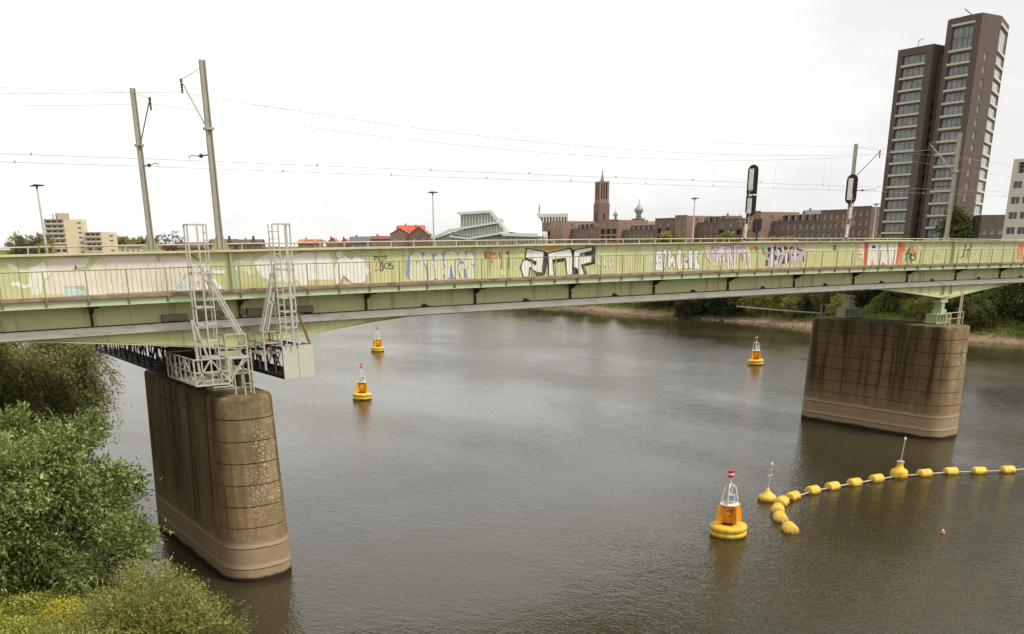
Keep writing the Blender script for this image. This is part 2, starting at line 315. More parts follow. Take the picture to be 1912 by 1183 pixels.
def terrain():
    xs=np.unique(np.concatenate([np.linspace(-1500,-40,16),np.linspace(-40,-6,18),np.linspace(-6,14,61),np.linspace(14,134,16),np.linspace(134,175,60),np.linspace(175,400,16),np.linspace(400,3500,20)]))
    ys=np.unique(np.concatenate([np.linspace(-300,0,10),np.linspace(0,24,8),np.linspace(24,64,90),np.linspace(64,270,104),np.linspace(270,700,30),np.linspace(700,4500,20)]))
    Xg,Yg=np.meshgrid(xs,ys,indexing='ij'); Z=height(Xg,Yg)
    v=np.stack([Xg,Yg,Z],-1).reshape(-1,3); nx,ny=len(xs),len(ys)
    i=np.arange(nx-1)[:,None]*ny+np.arange(ny-1)[None,:]; f=np.stack([i,i+ny,i+ny+1,i+1],-1).reshape(-1,4)
    me=bpy.data.meshes.new('ground'); me.from_pydata(v.tolist(),[],f.tolist()); me.polygons.foreach_set('use_smooth',[True]*len(me.polygons))
    m=bpy.data.materials.new('bank_ground'); m.use_nodes=True; t=m.node_tree; L=t.links.new; b=t.nodes['Principled BSDF']; b.inputs['Roughness'].default_value=.95; b.inputs['Specular IOR Level'].default_value=.1
    g=N(t,'ShaderNodeNewGeometry'); sp=N(t,'ShaderNodeSeparateXYZ'); L(g.outputs['Position'],sp.inputs[0])
    n=N(t,'ShaderNodeTexNoise'); n.inputs['Scale'].default_value=.6; n.inputs['Detail'].default_value=7; L(g.outputs['Position'],n.inputs[0])
    n2=N(t,'ShaderNodeTexNoise'); n2.inputs['Scale'].default_value=5; n2.inputs['Detail'].default_value=5; L(g.outputs['Position'],n2.inputs[0])
    sand=N(t,'ShaderNodeMix',data_type='RGBA'); sand.inputs[6].default_value=(*lin(120,98,72),1); sand.inputs[7].default_value=(*lin(164,142,112),1); L(n2.outputs[0],sand.inputs[0])
    gr=N(t,'ShaderNodeMix',data_type='RGBA'); gr.inputs[6].default_value=(*lin(64,74,30),1); gr.inputs[7].default_value=(*lin(116,122,54),1); L(n2.outputs[0],gr.inputs[0])
    ad=N(t,'ShaderNodeMath',operation='MULTIPLY_ADD'); ad.inputs[1].default_value=1.6; L(n.outputs[0],ad.inputs[0]); 
    sub=N(t,'ShaderNodeMath',operation='SUBTRACT'); L(sp.outputs[2],sub.inputs[0]); sub.inputs[1].default_value=.8; L(sub.outputs[0],ad.inputs[2])
    mr=N(t,'ShaderNodeMapRange'); mr.inputs[1].default_value=.75; mr.inputs[2].default_value=1.15; L(ad.outputs[0],mr.inputs[0])
    mm=N(t,'ShaderNodeMix',data_type='RGBA'); L(mr.outputs[0],mm.inputs[0]); L(sand.outputs[2],mm.inputs[6]); L(gr.outputs[2],mm.inputs[7])
    wet=N(t,'ShaderNodeMapRange'); wet.inputs[1].default_value=.06; wet.inputs[2].default_value=.2; L(sp.outputs[2],wet.inputs[0])
    mw=N(t,'ShaderNodeMix',data_type='RGBA'); L(wet.outputs[0],mw.inputs[0]); mw.inputs[6].default_value=(*lin(86,68,50),1); L(mm.outputs[2],mw.inputs[7])
    L(mw.outputs[2],b.inputs['Base Color'])
    bp=N(t,'ShaderNodeBump'); bp.inputs['Distance'].default_value=.25; bp.inputs['Strength'].default_value=.8; L(n2.outputs[0],bp.inputs['Height']); L(bp.outputs[0],b.inputs['Normal'])
    me.materials.append(m); o=bpy.data.objects.new('ground',me); COL.objects.link(o); o['kind']='structure'
terrain()
wm=MB(); wm.add([(-1500,-300,0),(400,-300,0),(400,1500,0),(-1500,1500,0)],[(0,1,2,3)])
wo=wm.build('river_water',water_mat()); wo['kind']='structure'
# ------------------------------------------------------------------ bridge
X0,SP=6.9773,1.6048
YR,YW,YF=42.34,43.30,51.6      # railing, near girder web, far girder web
def cb(x): return .14-1.25e-4*(x-47)**2
PIERX=[14.4,71.2]; VERT=[15.0,72.05,129.8]
NA,NB=-24,64
def px_(n): return X0+SP*n
def haunch(x):
    d=0
    for v in VERT+[15.0-57.4]:
        u=abs(x-v)/9.2
        if u<1: d=max(d,(1-u)**1.12*.98)
    return d
XB0,XB1=px_(NA),px_(NB)
bridge=empty('railway_bridge',(14.4,47.5,8.6),'long pale green steel girder railway bridge with graffiti spanning the river','bridge')
def strip_long(name,mats,y0,y1,za,zb,n0=NA,n1=NB,step=1,par=bridge,kind=None,fz=None):
    mb=MB(); vs=[];fs=[]; xs=[px_(n) for n in range(n0,n1+1,step)]
    for x in xs:
        a=za+cb(x); b=zb+cb(x)
        if fz: a=fz(x)
        vs+=[(x,y0,a),(x,y1,a),(x,y1,b),(x,y0,b)]
    for i in range(len(xs)-1):
        for k in range(4): fs.append((i*4+k,i*4+(k+1)%4,i*4+4+(k+1)%4,i*4+4+k))
    fs+=[(3,2,1,0),tuple(len(xs)*4-4+k for k in range(4))]
    mb.add(vs,fs); return mb.build(name,mats,par,kind=kind)
# near girder, one web panel per bay of four railing posts
for k,n in enumerate(range(NA+1,NB-3,4)):
    g=.006
    mb=MB(); vs=[];fs=[]; xs=[px_(n)+.2+g]+[px_(n+j)+.2 for j in (1,2,3)]+[px_(n+4)+.2-g]
    for x in xs:
        a=11.47+cb(x)-haunch(x); b=14.70+cb(x); vs+=[(x,YW,a),(x,YW+.03,a),(x,YW+.03,b),(x,YW,b)]
    for i in range(4):
        for q in range(4): fs.append((i*4+q,i*4+(q+1)%4,i*4+4+(q+1)%4,i*4+4+q))
    fs+=[(3,2,1,0),(16,17,18,19)]; mb.add(vs,fs); mb.build('web_panel',GREEN,bridge)
for n in range(-3,50,4):
    x=px_(n+4)+.2; c=cb(x); MB().box(x-.16,x+.16,YW-.0035,YW-.0003,13.12+c,14.69+c).build('splice_plate',GREENF if n%8 else GREEN,bridge)
    MB().box(x-2.5,x-2.47,YW-.03,YW-.0003,13.12+c,14.69+c).build('web_rib',GREENF,bridge) if n in (-3,5) else None
strip_long('girder_backing_plate',GREEND,YW+.04,YW+.06,11.6,14.68)
strip_long('top_flange',mat('flange_paint',lin(206,198,156,.95),.6,.08,2,stain=(lin(140,110,76),.5,.5,.7,(1,1,6))),YW-.28,YW+.34,14.70,14.76)
for n in (7,15,26,34): strip_long('cover_plate',MATS['flange_paint'],YW-.26,YW+.32,14.762,14.80,n,n+3)
strip_long('bottom_flange',GREENF,YW-.22,YW+.28,0,11.47,fz=None) if False else None
mb=MB(); xs=[px_(n/2) for n in range(NA*2,NB*2+1)]; vs=[];fs=[]
for x in xs:
    z=11.46+cb(x)-haunch(x); vs+=[(x,YW-.2,z-.05),(x,YW+.3,z-.05),(x,YW+.3,z-.003),(x,YW-.2,z-.003)]
for i in range(len(xs)-1):
    for q in range(4): fs.append((i*4+q,i*4+(q+1)%4,i*4+4+(q+1)%4,i*4+4+q))
mb.add(vs,fs); mb.build('bottom_flange',GREENF,bridge)
strip_long('runway_beam',STRIP,YW-.34,YW-.26,11.475,11.81)
strip_long('runway_ledge',RUSTG,YW-.345,YW-.003,11.812,11.84)
# walkway
strip_long('walkway_deck',PLANK,YR-.03,YW-.003,13.02,13.10)
strip_long('walkway_edge_plank',PLANK,YR-.075,YR-.033,12.99,13.125)
strip_long('walkway_fascia',GREENF,YR+.03,YR+.10,12.71,13.015)
strip_long('fascia_lip',GREENF,YR-.03,YR+.029,12.70,12.725)
# stiffeners on the web
for x in (VERT[0]-.05,VERT[1]+.02):
    MB().box(x-.02,x+.02,YW-.24,YW-.002,13.12+cb(x),14.69+cb(x)).build('web_stiffener',GREENF,bridge)
    for dx in (-.55,.5):
        MB().box(x+dx-.012,x+dx+.012,YW-.18,YW-.002,10.75+cb(x),11.45+cb(x)).build('web_stiffener',GREENF,bridge)
# brackets carrying the walkway every four posts, knee plates between
for n in range(1,50,4):
    x=px_(n)+.2; c=cb(x)
    mb=MB(); mb.prism([(x-.06,YW-.003,12.30+c),(x-.06,YW-.003,12.99+c),(x-.06,YR+.12,12.99+c),(x-.06,YR+.12,12.74+c),(x-.06,YW-.28,12.42+c)],(.12,0,0))
    mb.box(x-.20,x+.20,YR+.14,YW-.25,12.60+c,12.68+c)
    mb.box(x-.045,x+.045,YW-.12,YW-.004,11.845+c,12.29+c); mb.build('walkway_bracket',RUSTG,bridge)
    x2=x+SP*2.1; c=cb(x2)
    MB().prism([(x2-.25,YW-.12,11.845+c),(x2+.25,YW-.12,11.845+c),(x2-.1,YW-.12,12.0+c)],(0,.1,0)).build('knee_plate',RUSTG,bridge)
# railing: top rail > posts, balusters
mb=MB(); mb.tube([(px_(n),YR-.005,14.12+cb(px_(n))) for n in range(NA,NB+1)],.022,6)
BALM=mat('baluster_paint',lin(132,130,96),.6,.12,3)
rail=mb.build('railing',BALM,bridge)
pm=MB(); pm.box(-.022,.022,-.075,-.03,-.12,.98); pm.prism([(-.02,-.08,-.121),(-.02,.05,-.121),(-.02,.058,-.40),(-.02,-.02,-.40),(-.02,-.08,-.22)],(.04,0,0))
pme=pm.mesh('post'); pme.materials.append(mat('post_paint',lin(142,140,104),.6,.12,4))
bmx=MB(); bmx.box(-.007,.007,-.007,.007,.0,.98); bme=bmx.mesh('baluster'); bme.materials.append(BALM)
far=MB(); nb=0
for n in range(NA,NB):
    x=px_(n)
    if -3<=n<=50: inst('post',pme,(x,YR-.02,14.12-.98+cb(x)),rail)
    else: far.box(x-.022,x+.022,YR-.05,YR+.01,12.75+cb(x),14.12+cb(x))
    for k in range(1,8):
        xx=x+SP*k/8; c=cb(xx)
        if -1<=n and nb<300: inst('baluster',bme,(xx,YR-.005,14.12-.98+c),rail); nb+=1
        else: far.box(xx-.008,xx+.008,YR-.013,YR+.003,13.16+c,14.12+c)
far.build('far_balusters',BALM,rail,kind='stuff')
# deck, rails, cross girders, far girder, far path
strip_long('track_deck',DECKM,YW+.35,YF-.3,13.55,13.75)
for y in (44.75,46.19,48.3,49.74): strip_long('track_rail',DARKM,y,y+.07,13.92,14.07,step=2)
strip_long('sleeper_bed',mat('timber_sleepers',lin(92,80,68),.9,.3,3),44.3,50.2,13.752,13.915,step=2)
for n in range(1,58,4):
    x=px_(n)+.2; c=cb(x); MB().box(x-.15,x+.15,YW+.07,YF-.02,12.6+c,13.54+c).build('cross_girder',GREEND,bridge)
strip_long('far_girder_web',GREEND,YF,YF+.04,0,14.66,fz=lambda x:11.5+cb(x)-haunch(x))
strip_long('far_top_flange',MATS['flange_paint'],YF-.3,YF+.34,14.662,14.72)
strip_long('far_path_deck',DECKM,YF+.36,55.3,13.8,13.95)
mb=MB(); mb.tube([(px_(n),55.0,15.0+cb(px_(n))*.9+.02) for n in range(NA,NB+1)],.045,6); mb.tube([(px_(n),55.0,14.5+cb(px_(n))) for n in range(NA,NB+1)],.025,5)
frail=mb.build('path_railing',CREAMR,bridge)
fp=MB(); fp.box(-.03,.03,-.03,.03,-1.02,0); fpm=fp.mesh('post'); fpm.materials.append(CREAMR)
for n in range(-2,62): x=px_(n)*1.0; inst('post',fpm,(x,55.0,15.0+cb(x)*.9),frail)
# hoops on the far girder
def hoop(px,py,w):
    p=at(px,py,1,51.7); c=MB(); zt=p.z; zb=14.73+cb(p.x)
    c.tube([(p.x-w/2,51.7,zb),(p.x-w/2,51.7,zt-.08),(p.x-w/2+.08,51.7,zt),(p.x+w/2-.08,51.7,zt),(p.x+w/2,51.7,zt-.08),(p.x+w/2,51.7,zb)],.03,6)
    c.build('hoop_rail',mat('hoop_brown',lin(150,118,84),.7,.1,4),bridge)
for px in (84,111,577,600,922,938,1030): hoop(px,449 if px>300 else 458,.62)
for px in (1424,1443,1462,1475): hoop(px,442,.6)
# service boxes on the web by the pier
for xa,xb,za,zb in ((11.65,12.75,11.86,12.14),(15.15,15.35,12.0,12.24),(15.5,16.5,11.95,12.24),(17.2,18.75,11.96,12.24),(13.2,14.4,11.95,12.2)):
    MB().box(xa,xb,YW-.26,YW-.004,za,zb).build('service_box',BOXC,bridge)
# ------------------------------------------------------------------ graffiti: flat paint on the web
ZM={'a':(0,440,8.45),'b':(200,440,8.45),'c':(420,440,8.45),'d':(620,440,8.69),'e':(860,440,6.373),'f':(1180,450,11.247),'f2':(1340,450,10.622),'g':(1500,440,4.641),'h':(740,455,11.95)}
PC={'white':lin(244,242,234,.9),'off':lin(232,224,212,.95),'blue':lin(120,146,178),'ltblue':lin(190,214,220),'black':lin(40,34,36),'dgreen':lin(60,72,44),'red':lin(214,76,66),'orange':lin(232,128,70),'lilac':lin(196,180,190),'pale':lin(222,220,180,.95),'grey':lin(126,118,112),'yell':lin(214,206,96)}
PM={k:mat('spray_'+k,v,.7,.07,3,stain=(lin(196,196,146),.42,.53,.70,(6,6,1.0))) for k,v in PC.items()}
PK=list(PC)
def W(z,x,y,lay):
    x0,y0,s=ZM[z]; return at(x0+x/s,y0+y/s,1,YW-.004-.0025*lay)
class GF:
    cnt=0
    def __init__(s,z): s.z=z; s.mb=MB(); s.b=5*(GF.cnt%2); GF.cnt+=1
    def poly(s,c,pts,lay=0):
        vs=[W(s.z,x,y,lay+s.b) for x,y in pts]
        vs=[Vector((p.x,p.y,min(max(p.z,13.13+cb(p.x)),14.68+cb(p.x)))) for p in vs]
        s.mb.add(vs,[tuple(t) for t in tessellate_polygon([vs])],PK.index(c)); return s
    def line(s,c,pts,wd,lay=1,closed=False):
        P=[Vector((x,y)) for x,y in pts]
        if closed: P=P+[P[0]]
        for a,b in zip(P[:-1],P[1:]):
            d=(b-a)
            if d.length<1e-6: continue
            d.normalize(); n=Vector((-d.y,d.x))*wd/2; e=d*wd*.3
            s.poly(c,[tuple(a-e+n),tuple(b+e+n),tuple(b+e-n),tuple(a-e-n)],lay)
        return s
    def done(s,label=None):
        o=s.mb.build('graffiti',[PM[k] for k in PK],bridge)
        if label: o['label']=label
def circ(x,y,r,n=14,ry=None): return [(x+r*math.cos(2*math.pi*i/n),y+(ry or r)*math.sin(2*math.pi*i/n)) for i in range(n)]
g=GF('a')
g.poly('off',[(750,420),(745,360),(900,345),(1420,335),(1395,420),(1340,480),(1230,500),(1150,530),(1080,548),(1400,545),(1500,420),(1600,325),(1870,322),(1870,930),(1390,930),(1340,790),(1010,795),(1010,925),(760,930),(690,900),(720,720),(830,620),(740,540)],0)
g.poly('white',[(460,560),(450,510),(540,490),(620,440),(690,400),(740,520),(800,560),(790,620),(700,680),(660,760),(650,900),(600,940),(510,940),(480,800),(420,830),(330,830),(290,800),(140,770),(200,740),(300,720),(390,780),(460,750)],1)
g.poly('white',[(70,430),(200,440),(260,470),(290,540),(440,545),(460,565),(340,590),(270,570),(230,520),(150,500)],1)
g.poly('ltblue',[(1015,850),(1110,800),(1270,850),(1340,870),(1350,940),(1015,945)],1)
for i in range(14): x=1540+i*24; g.line('pale',[(x,400+rnd.random()*120),(x+20,760+rnd.random()*140)],8+rnd.random()*6,1)
g.poly('black',[(1175,520),(1185,450),(1215,500),(1200,520)],2)
g.done('large faded white spray-paint shapes')
g=GF('b')
g.poly('off',[(0,320),(740,305),(830,440),(845,330),(1150,320),(1300,370),(1330,440),(1560,470),(1600,860),(1090,860),(0,925)],0)
for i in range(26): x=30+i*40+rnd.random()*20; g.line('pale' if i%3 else 'lilac',[(x,360+rnd.random()*160),(x+25,700+rnd.random()*190)],9+rnd.random()*10,1)
g.poly('ltblue',[(1110,830),(1150,750),(1220,760),(1340,820),(1280,840)],2)
g.poly('white',[(1080,850),(1450,825),(1520,850),(1090,868)],2)
g.poly('white',[(1430,440),(1610,440),(1640,540),(1859,545),(1859,600),(1700,600),(1560,560)],1)
g.poly('white',[(1600,620),(1700,680),(1800,800),(1830,850),(1600,850)],1)
g.line('dgreen',[(1330,300),(1380,340),(1480,400)],18,2)
for i in range(16): x=1110+rnd.random()*380; y=560+rnd.random()*220; g.line('grey',[(x,y),(x+10,y+30)],8,2)
g.done()
g=GF('c')
cs=[(455,405),(560,340),(680,290),(760,270),(840,345),(920,330),(1000,280),(1100,300),(1280,260),(1400,285),(1500,270),(1640,255),(1690,400),(1700,540),(1720,560),(1780,380),(1880,350),(1880,640),(1800,785),(1740,760),(1790,690),(1330,690),(1300,790),(1200,790),(1180,730),(1090,660),(1050,740),(960,740),(920,670),(880,720),(740,730),(690,690),(570,640),(510,540)]
g.poly('white',cs,0); g.line('off',cs[:14],12,1); g.poly('white',circ(1820,290,62),0)
for a in ([(170,420),(190,370),(210,410),(230,370),(250,420)],[(260,420),(280,360),(300,420)],[(310,410),(345,320),(350,420)],[(360,330),(390,420),(420,340)],[(180,480),(180,540)],[(270,480),(270,540)]): g.line('white',a,16,0)
for a in ([(320,480),(310,540),(350,590),(400,630),(410,560),(360,490),(320,480)],[(430,480),(440,590),(470,610),(470,560),(440,480)]): g.poly('off',a,0)
g.line('orange',[(870,270),(880,370),(930,380)],8,2)
g.done('big blank white lettering block')
g=GF('d')
ds=[(60,800),(20,570),(90,380),(200,320),(310,390),(400,330),(530,390),(560,500),(640,560),(560,640),(540,740),(490,770),(330,770),(190,640),(130,760)]
g.poly('white',ds,0); g.line('lilac',ds,9,1,True); g.poly('white',circ(125,300,64),0); g.line('lilac',circ(125,300,64),7,1,True)
g.line('red',[(140,740),(190,650),(240,710),(340,775)],10,2)
g.line('white',[(480,250),(510,330),(540,290)],9,0); g.line('white',[(590,240),(630,360)],9,0)
g.line('dgreen',[(680,330),(760,345),(885,325)],16,0); g.line('dgreen',[(685,330),(690,385),(740,372)],12,0); g.line('dgreen',[(885,325),(880,375),(830,380)],12,0)
g.line('dgreen',[(765,380),(795,440),(780,560),(820,560),(830,520),(815,390)],15,0)
g.line('dgreen',circ(890,482,38,12,46),12,0,True); g.line('dgreen',[(975,430),(935,440),(945,475),(995,485),(985,530),(930,530)],12,0)
g.line('orange',[(690,490),(740,430),(700,560),(760,540),(690,570)],8,0)
g.done('dark green scrawled tag')
g=GF('h')
# blue and cream bubble letters
g.poly('blue',[(230,420),(260,300),(350,190),(500,165),(570,190),(620,200),(790,190),(830,250),(900,200),(1010,220),(1080,160),(1180,140),(1320,150),(1370,200),(1400,160),(1540,170),(1600,150),(1700,150),(1740,300),(1750,480),(1690,500),(1720,780),(1590,790),(1400,720),(1310,790),(1180,790),(1100,740),(1030,760),(880,800),(680,830),(330,840),(240,740),(215,660),(240,560)],0)
L5=[[(300,340),(360,220),(520,190),(580,330),(600,470),(640,560),(670,820),(520,825),(350,830),(290,700),(310,600),(330,420)],
[(620,260),(640,215),(780,215),(800,330),(830,480),(850,790),(720,800),(690,480),(610,360)],
[(880,260),(900,225),(1010,230),(1020,380),(1040,560),(1070,770),(910,790),(880,600),(860,400)],
[(1070,330),(1110,190),(1310,170),(1375,330),(1370,480),(1420,740),(1290,760),(1240,500),(1190,520),(1170,780),(1060,740),(1100,500)],
[(1395,330),(1410,180),(1525,185),(1530,330),(1570,340),(1590,190),(1680,190),(1735,420),(1680,460),(1725,770),(1600,770),(1570,540),(1480,540),(1490,740),(1420,730),(1390,470),(1520,470),(1520,380)]]
for s_ in L5: g.poly('pale',s_,1); g.line('white',s_,26,2,True)
g.poly('blue',[(440,390),(490,385),(480,440),(445,440)],3); g.poly('blue',[(1205,500),(1235,490),(1290,770),(1195,770)],3); g.line('white',[(300,540),(380,560),(460,620),(520,480)],16,3)
g.done('blue and cream bubble letters')
g=GF('e')
for a in ([(280,190),(300,260),(290,185),(330,190),(310,220),(340,265)],[(350,190),(355,230),(380,190)],[(385,230),(390,200),(410,230)],[(415,195),(430,230)],[(300,245),(330,270),(360,240),(400,270),(440,240)],[(370,290),(380,310)]): g.line('red',a,10,0)
g.line('dgreen',[(490,180),(490,390)],9,0); g.line('dgreen',[(575,180),(575,400)],9,0); g.line('pale',[(500,185),(560,185)],12,0); g.poly('pale',circ(500,440,34),0); g.line('dgreen',[(460,200),(470,260)],14,0); g.line('dgreen',[(545,190),(560,210)],18,0)
l1=[(785,150),(995,185),(970,445),(900,430),(850,400),(825,372),(815,495),(745,492),(712,370),(745,290),(800,285),(890,345),(900,310),(835,280),(770,265)]
l2=[(1038,205),(1305,148),(1335,240),(1330,465),(1265,470),(1245,265),(1100,285),(1115,485),(1050,485)]
l3=[(1345,200),(1360,165),(1570,128),(1565,180),(1420,212),(1425,245),(1565,235),(1560,315),(1440,345),(1470,465),(1400,470),(1385,390),(1345,375)]
for l in (l1,l2,l3): g.poly('white',l,1); g.line('black',l,13,2,True)
g.poly('black',[(1000,185),(1040,205),(1050,260),(1000,470),(900,482),(850,440),(970,455)],0)
g.poly('black',[(838,285),(905,310),(890,348),(832,318)],3); g.poly('black',[(1100,285),(1245,262),(1250,300),(1110,320)],2)
g.poly('black',[(1565,125),(1602,125),(1602,325),(1560,332)],3); g.poly('black',[(1420,212),(1565,178),(1565,232),(1425,242)],3)
g.poly('black',[(1440,345),(1590,312),(1600,330),(1475,362),(1505,462),(1470,467)],3); g.poly('black',[(1312,150),(1350,170),(1340,380),(1390,395),(1385,470),(1335,465)],0)
g.poly('orange',[(980,150),(1080,140),(1200,140),(1060,175)],0); g.poly('yell',[(690,240),(750,195),(760,260),(700,270)],0); g.poly('yell',[(860,440),(900,470),(870,490)],1); g.line('white',[(670,180),(700,155),(760,165)],9,0)
for a in ([(1640,150),(1650,200)],[(1830,140),(1720,190),(1700,250)],[(1640,290),(1640,350),(1660,330)],[(1700,300),(1720,370),(1750,300),(1780,370),(1800,290),(1830,360)]): g.line('white',a,12,0)
g.done('large white block letters with black outlines')
g=GF('f')
for a in ([(215,250),(215,110),(250,110),(260,170)],[(270,110),(310,160),(350,110)],[(370,180),(400,120),(450,160)],[(330,350),(410,350)],[(330,380),(410,380)],[(420,300),(450,365),(420,430)]): g.line('white',a,14,0)
f1=[[(500,300),(510,210),(580,190),(640,215),(650,620),(500,620),(490,520),(520,460),(500,420)],[(650,190),(690,150),(735,170),(740,300),(710,350),(735,400),(690,590),(655,600)],[(760,200),(795,150),(825,200),(815,350),(870,290),(905,300),(900,420),(930,600),(880,590),(850,450),(800,580),(745,520)],[(950,210),(1000,150),(1050,210),(1040,330),(1060,600),(960,600),(930,420)],[(1085,300),(1150,340),(1190,370),(1120,420),(1180,470),(1200,580),(1090,580)],[(1180,210),(1250,165),(1275,210),(1280,580),(1190,580)],[(1300,220),(1350,175),(1410,215),(1400,270),(1360,330),(1400,480),(1440,470),(1440,590),(1310,590)]]
for s_ in f1: g.poly('white',s_,0); g.line('grey',s_,13,1,True)
g.poly('grey',[(1110,430),(1200,350),(1190,460)],2); g.line('grey',[(580,320),(590,360)],22,2); g.line('grey',[(555,460),(610,440)],18,2); g.line('orange',[(890,300),(900,360)],24,2)
g.done('white letters with dark outlines')
g=GF('f2')
g.poly('lilac',[(-260,120),(-200,90),(0,70),(130,70),(560,60),(600,110),(640,400),(560,420),(480,240),(400,260),(380,440),(230,440),(100,330),(-60,420),(-240,330)],0)
for a in ([(-230,120),(-180,300),(-120,420)],[(-160,110),(-60,260),(-70,480)],[(-20,480),(0,250),(90,90),(130,400)],[(60,520),(50,300),(100,100)],[(110,130),(230,80),(300,540)],[(200,180),(210,540)],[(330,560),(340,90),(480,110),(600,250)],[(400,240),(450,180),(520,250),(560,520)],[(560,80),(620,200),(640,560)],[(-250,90),(-100,180),(-30,150)]): g.line('white',a,24,1)
for a in ([(-120,90),(-40,260),(-60,400)],[(120,90),(260,100),(280,300)],[(310,60),(310,520)],[(480,240),(490,400)],[(130,260),(190,420)],[(570,200),(580,480)],[(380,110),(540,140)]): g.line('grey',a,10,2)
g.poly('orange',[(640,150),(760,70),(760,110),(660,200)],0)
for i in range(9): x=720+rnd.random()*200; y=90+rnd.random()*130; g.line('dgreen',[(x,y),(x+rnd.random()*50-25,y+40),(x+30,y+50)],9,0)
g.poly('lilac',[(960,120),(1120,90),(1560,70),(1720,110),(1720,400),(1500,430),(1280,440),(1060,520),(960,520)],0)
for s_ in ([(985,130),(1060,120),(1065,210),(1000,210)],[(1110,110),(1160,100),(1170,190),(1120,200)],[(1190,140),(1240,110),(1290,220),(1240,210)],[(1310,100),(1380,110),(1390,170),(1310,190)],[(1420,150),(1470,95),(1530,150),(1500,190),(1460,150),(1430,190)],[(1560,80),(1600,150),(1690,170),(1680,210),(1570,170)],[(1000,240),(1045,240),(1030,330),(990,320)],[(960,380),(1000,370),(990,490),(950,490)],[(1100,240),(1170,290),(1180,430),(1120,330)],[(1200,320),(1270,250),(1200,440)],[(1280,400),(1330,260),(1330,440),(1270,440)],[(1400,240),(1420,230),(1420,390),(1380,440)],[(1440,230),(1500,250),(1500,300),(1440,300)],[(1510,400),(1570,360),(1560,410)],[(1570,240),(1620,260),(1570,310)],[(1690,290),(1720,280),(1720,410),(1690,400)]): g.poly('black',s_,1)
for a in ([(1080,80),(1070,540)],[(1210,180),(1210,300),(1150,440)],[(1300,120),(1300,250)],[(1360,260),(1360,440)],[(1460,200),(1470,330)],[(1540,180),(1540,420)]): g.line('white',a,26,2)
g.line('yell',[(1310,190),(1440,190),(1500,150)],22,2)
g.done('purple, white and black wildstyle letters')
g=GF('g')
g.poly('red',[(530,58),(568,58),(545,260),(525,260)],0); g.poly('red',[(825,58),(850,58),(820,258),(795,258)],0)
g.poly('off',[(475,150),(500,75),(525,75),(525,200),(490,230)],0)
for x,y in ((490,95),(510,95),(480,150),(500,155),(485,195),(505,200)): g.line('red',[(x,y),(x+6,y+14)],9,1)
g.poly('white',[(570,70),(600,58),(650,62),(662,130),(640,160),(645,258),(610,258),(600,200),(590,258),(555,258)],0)
g.poly('black',circ(610,96,15),1); g.poly('red',[(595,210),(605,258),(585,258)],1)
g.poly('white',[(665,110),(690,70),(720,75),(735,200),(735,255),(705,255),(690,225),(675,255),(652,255)],0); g.poly('red',[(690,225),(705,258),(680,258)],1)
g.poly('white',[(740,75),(765,62),(790,110),(800,62),(822,62),(800,256),(775,256),(765,170),(760,256),(738,256)],0)
for l in ([(655,80),(655,255)],[(728,70),(735,255)],[(572,64),(655,60)]): g.line('grey',l,6,1)
g.done(); g=GF('g')
for l in ([(860,70),(845,240)],[(880,75),(870,140)],[(850,110),(880,115)]): g.line('orange',l,16,0)
g.line('dgreen',[(890,160),(920,110),(890,210)],11,1); g.line('dgreen',[(930,95),(910,140),(940,170),(980,150)],12,1); g.line('dgreen',circ(948,185,26,10),10,1,True); g.line('dgreen',[(935,150),(935,235)],9,1)
for a in ((930,130,985,110),(950,90,960,155),(920,100,985,150)): g.line('orange',[(a[0],a[1]),(a[2],a[3])],10,2)
g.line('white',[(990,80),(1015,105)],12,0)
g.done(); g=GF('g')
g.line('dgreen',[(1410,70),(1385,180),(1360,190)],10,0); g.line('dgreen',[(1430,110),(1415,205)],9,0); g.line('dgreen',[(1455,75),(1437,190)],9,0); g.line('dgreen',[(1412,125),(1448,122)],8,0)
g.done(); g=GF('g')
g.line('white',[(1490,80),(1520,110),(1490,200)],9,0)
for i in range(6): g.line('white',[(1575+i*25,90),(1590+i*25,75),(1595+i*25,95)],6,0)
g.done(); g=GF('g'); g.line('dgreen',circ(1165,185,18,10),3,0,True)
g.done(); g=GF('g')
for l in ([(250,80),(290,120)],[(290,80),(255,120)],[(270,78),(272,125)]): g.line('dgreen',l,5,0)
g.line('white',[(95,80),(75,130),(100,120),(98,150)],9,0)
g.done(); g=GF('g')
g.poly('orange',[(1858,75),(1935,70),(1935,105),(1905,108),(1895,205),(1880,208),(1885,112),(1875,112),(1868,205),(1852,208)],0)
g.done('red-edged white letters and small tags')
